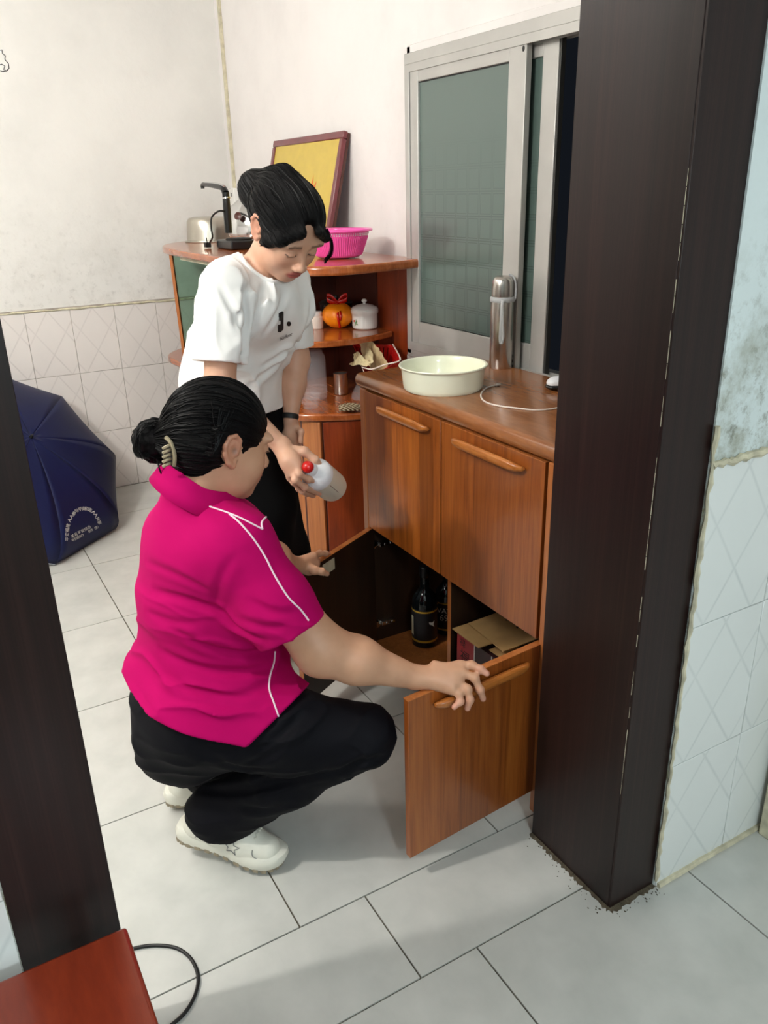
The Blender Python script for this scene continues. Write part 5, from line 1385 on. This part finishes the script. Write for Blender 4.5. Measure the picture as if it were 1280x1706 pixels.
# =================================================================== standing woman in the white T-shirt
pB = thing('person', 'woman in a white printed T-shirt and black trousers leaning over and holding a white bottle', 'person', (-2.36, .86, 0))
fB = unit_((.86, .51, 0)); sB = unit_((fB[1], -fB[0], 0))     # forward and right
hdB, HRB = head_frame(WX(476, 382, -2.10), (.66, .12, -.66), roll=.02)
HB = Head(hdB, HRB, 1.04)
nkB = WX(438, 437, -2.20)
pelB = WX(395, 690, -2.38); 
bsR = WX(372, 478, -2.14); bsL = WX(484, 470, -2.36)
beR = WX(366, 655, -2.10); bwR = WX(470, 743, -2.03)
beL = WX(493, 600, -2.36); bwL = WX(484, 700, -2.30)
leanB = unit_(nkB-pelB); RB = np.array([unit_(sB-leanB*(sB@leanB)), unit_(np.cross(leanB, sB)), leanB])
def torsoB(S, g=0):
    S.ell(WX(388, 655, -2.36), (.155+g, .115+g, .13+g), RB, .05)
    S.ell(WX(408, 570, -2.31), (.145+g, .110+g, .14+g), RB, .06)
    S.ell(WX(430, 505, -2.26), (.150+g, .105+g, .10+g), RB, .06)
    S.cone(bsR*.8+bsL*.2, bsR*.2+bsL*.8, .060+g, .060+g, .06)
    for s in (-1, 1): S.ell(WX(452, 520, -2.20)+sB*.065*s, (.06+g, .055+g, .06+g), RB, .05)
SB = SDF(); torsoB(SB)
SB.chain([nkB-leanB*.03, HB.P(0, -.02, -.04)], [.056, .048], .04)
HB.build(SB, .002)
SB.chain([bsR, beR], [.050, .042], .04); SB.chain([beR, beR*.6+bwR*.4, bwR], [.042, .038, .024], .03)
SB.chain([bsL, beL], [.048, .040], .04); SB.chain([beL, beL*.6+bwL*.4, bwL], [.040, .035, .023], .03)
# right hand round the bottle
cap = WX(513, 778, -1.955); bend_ = WX(572, 826, -2.09)
bax = unit_(bend_-cap)
mB = [WX(508, 762, -1.985), WX(495, 775, -1.970), WX(487, 783, -1.975), WX(484, 790, -1.985), WX(484, 796, -2.0)]
for m in mB[1:]: SB.cone(bwR, m, .019, .0115, .016)
SB.ell((bwR+mB[1]+mB[2])/3, (.026, .030, .026), None, .02)
finger(SB, [bwR+(mB[0]-bwR)*.3, WX(507, 752, -1.99), WX(525, 766, -1.975), WX(536, 779, -1.972)], .0145, .0090)
FB = [[mB[1], WX(498, 790, -1.950), WX(515, 799, -1.955), WX(536, 804, -1.970)],
      [mB[2], WX(492, 800, -1.955), WX(508, 812, -1.96), WX(532, 822, -1.985)],
      [mB[3], WX(490, 803, -1.985), WX(504, 818, -1.995), WX(522, 826, -2.02)],
      [mB[4], WX(488, 800, -2.02), WX(498, 814, -2.035), WX(512, 824, -2.05)]]
for p in FB: finger(SB, p, .0098, .0078)
# left hand hanging
hl_ = WX(488, 722, -2.29)
SB.ell((bwL+hl_)/2+A(0, 0, -.02), (.020, .030, .038), None, .015)
for i in range(4):
    o_ = A(-.01+.0, .024-.016*i, 0); b_ = hl_+o_; finger(SB, [b_, b_+A(.008, .0, -.03), b_+A(.004, -.004, -.055), b_+A(-.004, -.006, -.072)], .0092, .007)
finger(SB, [bwL+A(.01, .01, -.02), hl_+A(.03, .015, .01), hl_+A(.035, .01, -.02)], .011, .008)
hBR, hBL = pelB+sB*.09-A(0, 0, .04), pelB-sB*.09-A(0, 0, .04)
kBR, kBL = A(hBR[0]+.06, hBR[1]+.03, .50), A(hBL[0]+.07, hBL[1]+.04, .50)
aBR, aBL = A(hBR[0]-.0, hBR[1]-.02, .09), A(hBL[0]+.0, hBL[1]-.0, .09)
for h_, k_, a_ in ((hBR, kBR, aBR), (hBL, kBL, aBL)):
    SB.chain([h_, k_], [.075, .05], .04); SB.chain([k_, a_], [.05, .033], .03); SB.chain([a_, a_+fB*.12-A(0, 0, .05)], [.034, .025], .03)
V, Q = SB.mesh((-2.75, 0.4, 0.0), (-1.85, 1.40, 1.85), .0036)
kb_ = [(p[3], .012, (222, 140, 126), .6) for p in FB]
bodyB = mesh_obj('body', V, Q, 'skin', pB, tint_attr(V, (212, 166, 140), [HB], kb_))
# ---- T-shirt
sw1 = WX(367, 604, -2.105); w1 = unit_(sw1-bsR); sw2 = bsL*.18+beL*.82; w2 = unit_(sw2-bsL)
fw1 = frame_noise([leanB, unit_(fB+sB), np.cross(leanB, unit_(fB+sB))], (6, 16, 12), 11); fw2 = frame_noise(np.eye(3), (8, 8, 8), 12)
fw3 = frame_noise([unit_(sw1-bsR), unit_(np.cross(sw1-bsR, fB)), fB], (7, 22, 16), 15)
SLa = SDF(); SLa.chain([bsR, sw1+w1*.03], [.066, .071], .035); SLa.fn(lambda P: .012*((1-np.abs(2*fw3(P+.05*(fw2(P)[:, None]-.5))-1))**2-.35))
SLa.ops.append(('i', .003, lambda P: (P-sw1)@w1)); SLa.cone(sw1-w1*.03, sw1+w1*.08, .058, .066, .004, 's')
SL2 = SDF(); SL2.chain([bsL, sw2+w2*.03], [.060, .058], .035); SL2.fn(lambda P: .005*((1-np.abs(2*fw3(P)-1))**2-.35)); SL2.ops.append(('i', .003, lambda P: (P-sw2)@w2)); SL2.cone(sw2-w2*.03, sw2+w2*.08, .050, .055, .004, 's')
STo = SDF(); torsoB(STo, .014)
STo.ell(WX(382, 655, -2.37), (.165, .128, .13), RB, .05); STo.ell(WX(352, 600, -2.40), (.085, .075, .12), RB, .06)
STo.fn(lambda P: .019*((1-np.abs(2*fw1(P+.08*(fw2(P)[:, None]-.5))-1))**2.5-.3))
SW = SDF()
SW.ops.append(('u', .03, lambda P: SLa.ev(P))); SW.ops.append(('u', .03, lambda P: SL2.ev(P))); SW.ops.append(('u', .03, lambda P: STo.ev(P)))
creases(SW, (-2.75, 0.4, 0.85), (-1.85, 1.35, 1.62), [[1.5, (402, 478), (408, 520), (404, 560), (402, 602)], [(440, 474), (432, 510), (420, 545)], [(476, 484), (462, 520), (440, 558)], [.8, (366, 476), (390, 520), (400, 555)],
    [(470, 600), (430, 632), (402, 662)], [(503, 560), (470, 590), (436, 612)], [.8, (420, 468), (404, 500), (392, 540)], [.7, (350, 500), (345, 545), (350, 590)], [.7, (330, 620), (315, 640), (300, 655)], [.8, (520, 500), (515, 530), (505, 555)]], .008, .009)
SW.plane(WX(385, 690, -2.3), (0.05, -.05, -1), .005)
ndB = unit_(leanB+fB*.35)
SW.cone(nkB-ndB*.05+fB*.010, nkB+ndB*.1+fB*.010, .070, .082, .006, 's')
V, Q = SW.mesh((-2.75, 0.4, 0.85), (-1.85, 1.35, 1.62), .0038)
tee = mesh_obj('t_shirt', V, Q, 'white_cotton', pB); bvW = bvh_of(V, Q)
# ---- print on the chest: hook shape, dot and script
lg = MB()
def dpoly(pts, mb, bv=bvW):
    q = [drape(bv, a, b, .0015) for a, b in pts]
    if all(x is not None for x in q): mb.add(q, [tuple(range(len(q)))])
_pl = ([(464, 522), (470, 518.5), (472, 520), (472, 534), (464.5, 534)], [(467, 532), (472, 532), (472, 548), (467, 550)], [(462.5, 541), (472, 539), (471, 550), (467, 553), (462.5, 553)])
def _in(x, y, poly):
    c = False
    for i in range(len(poly)):
        (x0, y0), (x1, y1) = poly[i], poly[(i+1) % len(poly)]
        if (y0 > y) != (y1 > y) and x < (x1-x0)*(y-y0)/(y1-y0)+x0: c = not c
    return c
_c = {}
def _dr(i, j):
    if (i, j) not in _c:
        q = drape(bvW, 460+i*.5, 516+j*.5, .0012); _c[(i, j)] = q
    return _c[(i, j)]
for i in range(28):
    for j in range(80):
        if any(_in(460.25+i*.5, 516.25+j*.5, p) for p in _pl):
            q = [_dr(i, j), _dr(i+1, j), _dr(i+1, j+1), _dr(i, j+1)]
            if all(v is not None for v in q): lg.add(q, [(0, 1, 2, 3)])
obj('chest_logo', lg, 'print_black', tee, weld=True); lg = MB()
dpoly([(481+3.6*math.cos(a), 539+4.2*math.sin(a)) for a in np.linspace(0, 6.0, 12)], lg)
obj('chest_dot', lg, 'print_black', tee); lg = MB()
cu = bpy.data.curves.new('t', 'FONT'); cu.body = 'NeBoat'; cu.size = 10; cu.shear = .3; ob = bpy.data.objects.new('t', cu); COL.objects.link(ob)
me_ = bpy.data.meshes.new_from_object(ob.evaluated_get(bpy.context.evaluated_depsgraph_get())); bpy.data.objects.remove(ob)
tv = []
for v in me_.vertices:
    a, b = v.co.x*.66, v.co.y*.8; q = drape(bvW, 465+a, 567-b-a*.45, .003); tv.append(q if q is not None else np.zeros(3))
lg.add(tv, [tuple(p.vertices) for p in me_.polygons]); bpy.data.meshes.remove(me_)
obj('chest_lettering', lg, 'print_black', tee)
obj('neck_rib', draped(bvW, [(399, 408), (400, 422), (407, 437), (420, 450), (438, 462), (456, 469), (470, 471)], .0055, .0, flat=.5), 'white_cotton', tee, sm=True)
def ringnb():
    pts = []
    for i in range(40):
        a = 2*math.pi*i/40; pts.append(i)
    return pts
# ---- trousers
SQ = SDF(); SQ.ell(pelB-A(0, 0, .02), (.165, .125, .13), RB, .05)
for h_, k_, a_ in ((hBR, kBR, aBR), (hBL, kBL, aBL)):
    SQ.chain([h_, k_, a_], [.095, .078, .066], .04)
SQ.chain([WX(440, 760, -2.25), WX(445, 840, -2.28), WX(450, 910, -2.30)], [.075, .085, .08], .05)
SQ.fn(lambda P: .008*(np_noise(P, (8, 8, 14), 21)-.5)); SQ.plane(A(0, 0, .07), (0, 0, -1), .004)
V, Q = SQ.mesh((-2.75, 0.4, 0.0), (-1.95, 1.35, 1.2), .006)
mesh_obj('trousers', V, Q, 'trouser_black', pB)
shoe(aBR-fB*.07-A(0, 0, .09)+A(0, 0, .002), aBR+fB*.19-A(0, 0, .09)+A(0, 0, .002), 0, 1, parent=pB)
shoe(aBL-fB*.07-A(0, 0, .09)+A(0, 0, .002), aBL+fB*.19-A(0, 0, .09)+A(0, 0, .002), 0, 1, parent=pB)
wb_ = bwL+A(0, 0, .012)
obj('wrist_band', MB().lathe([(.026, -.008), (.028, 0), (.026, .008)], wb_, unit_(bwL-beL), n=28), 'black_rubber', pB, sm=True)
# ---- hair
HS = SDF(); P = HB.P; k = HB.k; tail = WX(425, 312, -2.20)
HS.ell(P(0, -.012, .040), np.array([.089, .106, .089])*k, HRB, .02)
HS.ell(P(0, -.05, .02), np.array([.078, .07, .08])*k, HRB, .03)
def hairlineB(Pw):
    L = HB.loc(Pw); s, f, u = np.abs(L[:, 0]), L[:, 1], L[:, 2]
    return ((f*.86-u*.50)-(.030-.014*np.exp(-((s)/.022)**2)+.020*np.clip((s-.035)/.03, 0, 1)))*HB.k
HS.ops.append(('i', .018, hairlineB))
for s in (-1, 1): HS.ell(P(s*.088, -.014, -.006), np.array([.03, .022, .030])*k, HRB, .008, 's')
# swept fringe over the temples
HS.chain([P(.03, .085, .075), P(.066, .068, .040), P(.074, .040, .005), P(.074, .020, -.02)], [.015, .014, .011, .005], .02)
HS.chain([P(-.02, .088, .078), P(-.060, .078, .048), P(-.078, .055, .012)], [.011, .009, .004], .02)
HS.chain([P(0, -.085, .085), tail], [.035, .034], .03); HS.ell(tail+A(0, 0, -.012), (.046, .042, .05), None, .03)
HS.fn(strands(hdB, tail-hdB, .0011, 26))
V, Q = HS.mesh(hdB-.22, hdB+.22, .0028)
mesh_obj('hair', V, Q, 'hair', pB, {'hairuv': ('FLOAT_VECTOR', hair_uv(V, hdB, HRB, tail))})
guide_strands(V, Q, hdB, tail, 320, .0018, pB, seed=9)
ls = MB()
for i in range(22):
    o = rs_.uniform(-1, 1); q = rs_.uniform(-1, 1)
    ls.tube(smooth([P(-.055, .075, .07+.006*o), P(-.072-.003*q, .09, .045+.004*o), P(-.082-.004*q, .098+.004*o, .012), P(-.082, .094+.006*q, -.022+.01*o)], 5), .0009, 4)
for i in range(14):
    o = rs_.uniform(-1, 1); ls.tube(smooth([P(.068, .06, .05+.01*o), P(.078, .045+.006*o, .015), P(.078, .03+.01*o, -.02+.01*o)], 4), .0009, 4)
obj('loose_strands', ls, 'hair', pB, sm=True, kind='stuff')

# ---- the bottle in her hand: top-level thing
bt = thing('shaker_bottle', 'white frosted plastic bottle with a round red cap held tilted in the hand', 'bottle', (cap+bend_)/2)
Lb = np.linalg.norm(bend_-cap); Lb = .175
c0_ = cap+bax*.012
bdir = bax
c0_ = cap+bdir*.008
obj('shoulder', MB().lathe([(.016, 0), (.018, .004), (.020, .018), (.036, .032), (.0445, .046), (.0468, .054), (.0468, .066)], c0_, bdir, n=44), 'white_plastic', bt, sm=True)
obj('bottle_body', MB().lathe([(.0462, .060), (.0462, .168), (.044, .180), (.034, .188), (.001, .190)], c0_, bdir, n=44), 'frosted_plastic', bt, sm=True)
obj('red_cap', MB().ball(cap, .0175, 24, 16), 'red_plastic', bt, sm=True)
lm_ = c0_+bdir*.075
sv_ = unit_(np.cross(bdir, _ray(560, 800))); vv_ = unit_(np.cross(sv_, bdir)); vv_ = vv_ if vv_@_ray(560, 800) < 0 else -vv_
obj('level_line', MB().tube([lm_+vv_*.0466, lm_+bdir*.065+vv_*.0466], .0008, 5), 'maroon', bt)

# ---- lettering on the umbrella
bms = []
VV = []; QQ = []
for c in umesh:
    off_ = len(VV); VV += [np.array(v.co)+wloc(um) for v in c.data.vertices]; QQ += [tuple(off_+i for i in p.vertices) for p in c.data.polygons]
bvU = BVHTree.FromPolygons([tuple(v) for v in VV], QQ)
um_t = MB()
def glyph(ch, cx, cy, size, ang, mb):
    cu = bpy.data.curves.new('t', 'FONT'); cu.body = ch; cu.size = size; cu.align_x = 'CENTER'; cu.align_y = 'CENTER'; cu.resolution_u = 1
    ob = bpy.data.objects.new('t', cu); COL.objects.link(ob); me_ = bpy.data.meshes.new_from_object(ob.evaluated_get(bpy.context.evaluated_depsgraph_get())); bpy.data.objects.remove(ob)
    c, s = math.cos(ang), math.sin(ang); tv = []
    for v in me_.vertices:
        q = drape(bvU, cx+v.co.x*c+v.co.y*s, cy+v.co.x*s-v.co.y*c, .003)
        if q is None: return
        tv.append(q)
    mb.add(tv, [tuple(p.vertices) for p in me_.polygons]); bpy.data.meshes.remove(me_)
arc = [(111.5, 898), (111.3, 890.5), (111.8, 883), (113, 876), (116, 867), (119, 861), (122.8, 856), (127, 851.5), (133, 849), (138.5, 848), (143.5, 848.3), (149, 850), (155, 854), (158.5, 858.5), (162, 864.5), (164.5, 870.5)]
for i, ch in enumerate('平安福建人人参与平安和谐人人共享'):
    x, y = arc[i]; x2, y2 = arc[min(i+1, 15)]; x1, y1 = arc[max(i-1, 0)]; glyph(ch, x, y, 7, math.atan2(y2-y1, x2-x1), um_t)
for i, ch in enumerate('某县平安综治'):
    glyph(ch, 120.5+i*5.5, 893.5-i*3.0, 6, -.5, um_t)
for i, ch in enumerate('平安建设办  宣传（宣）'):
    if ch != ' ': glyph(ch, 121+i*3.9, 900-i*2.1, 5.0, -.5, um_t)
obj('lettering', um_t, 'print_white', um)
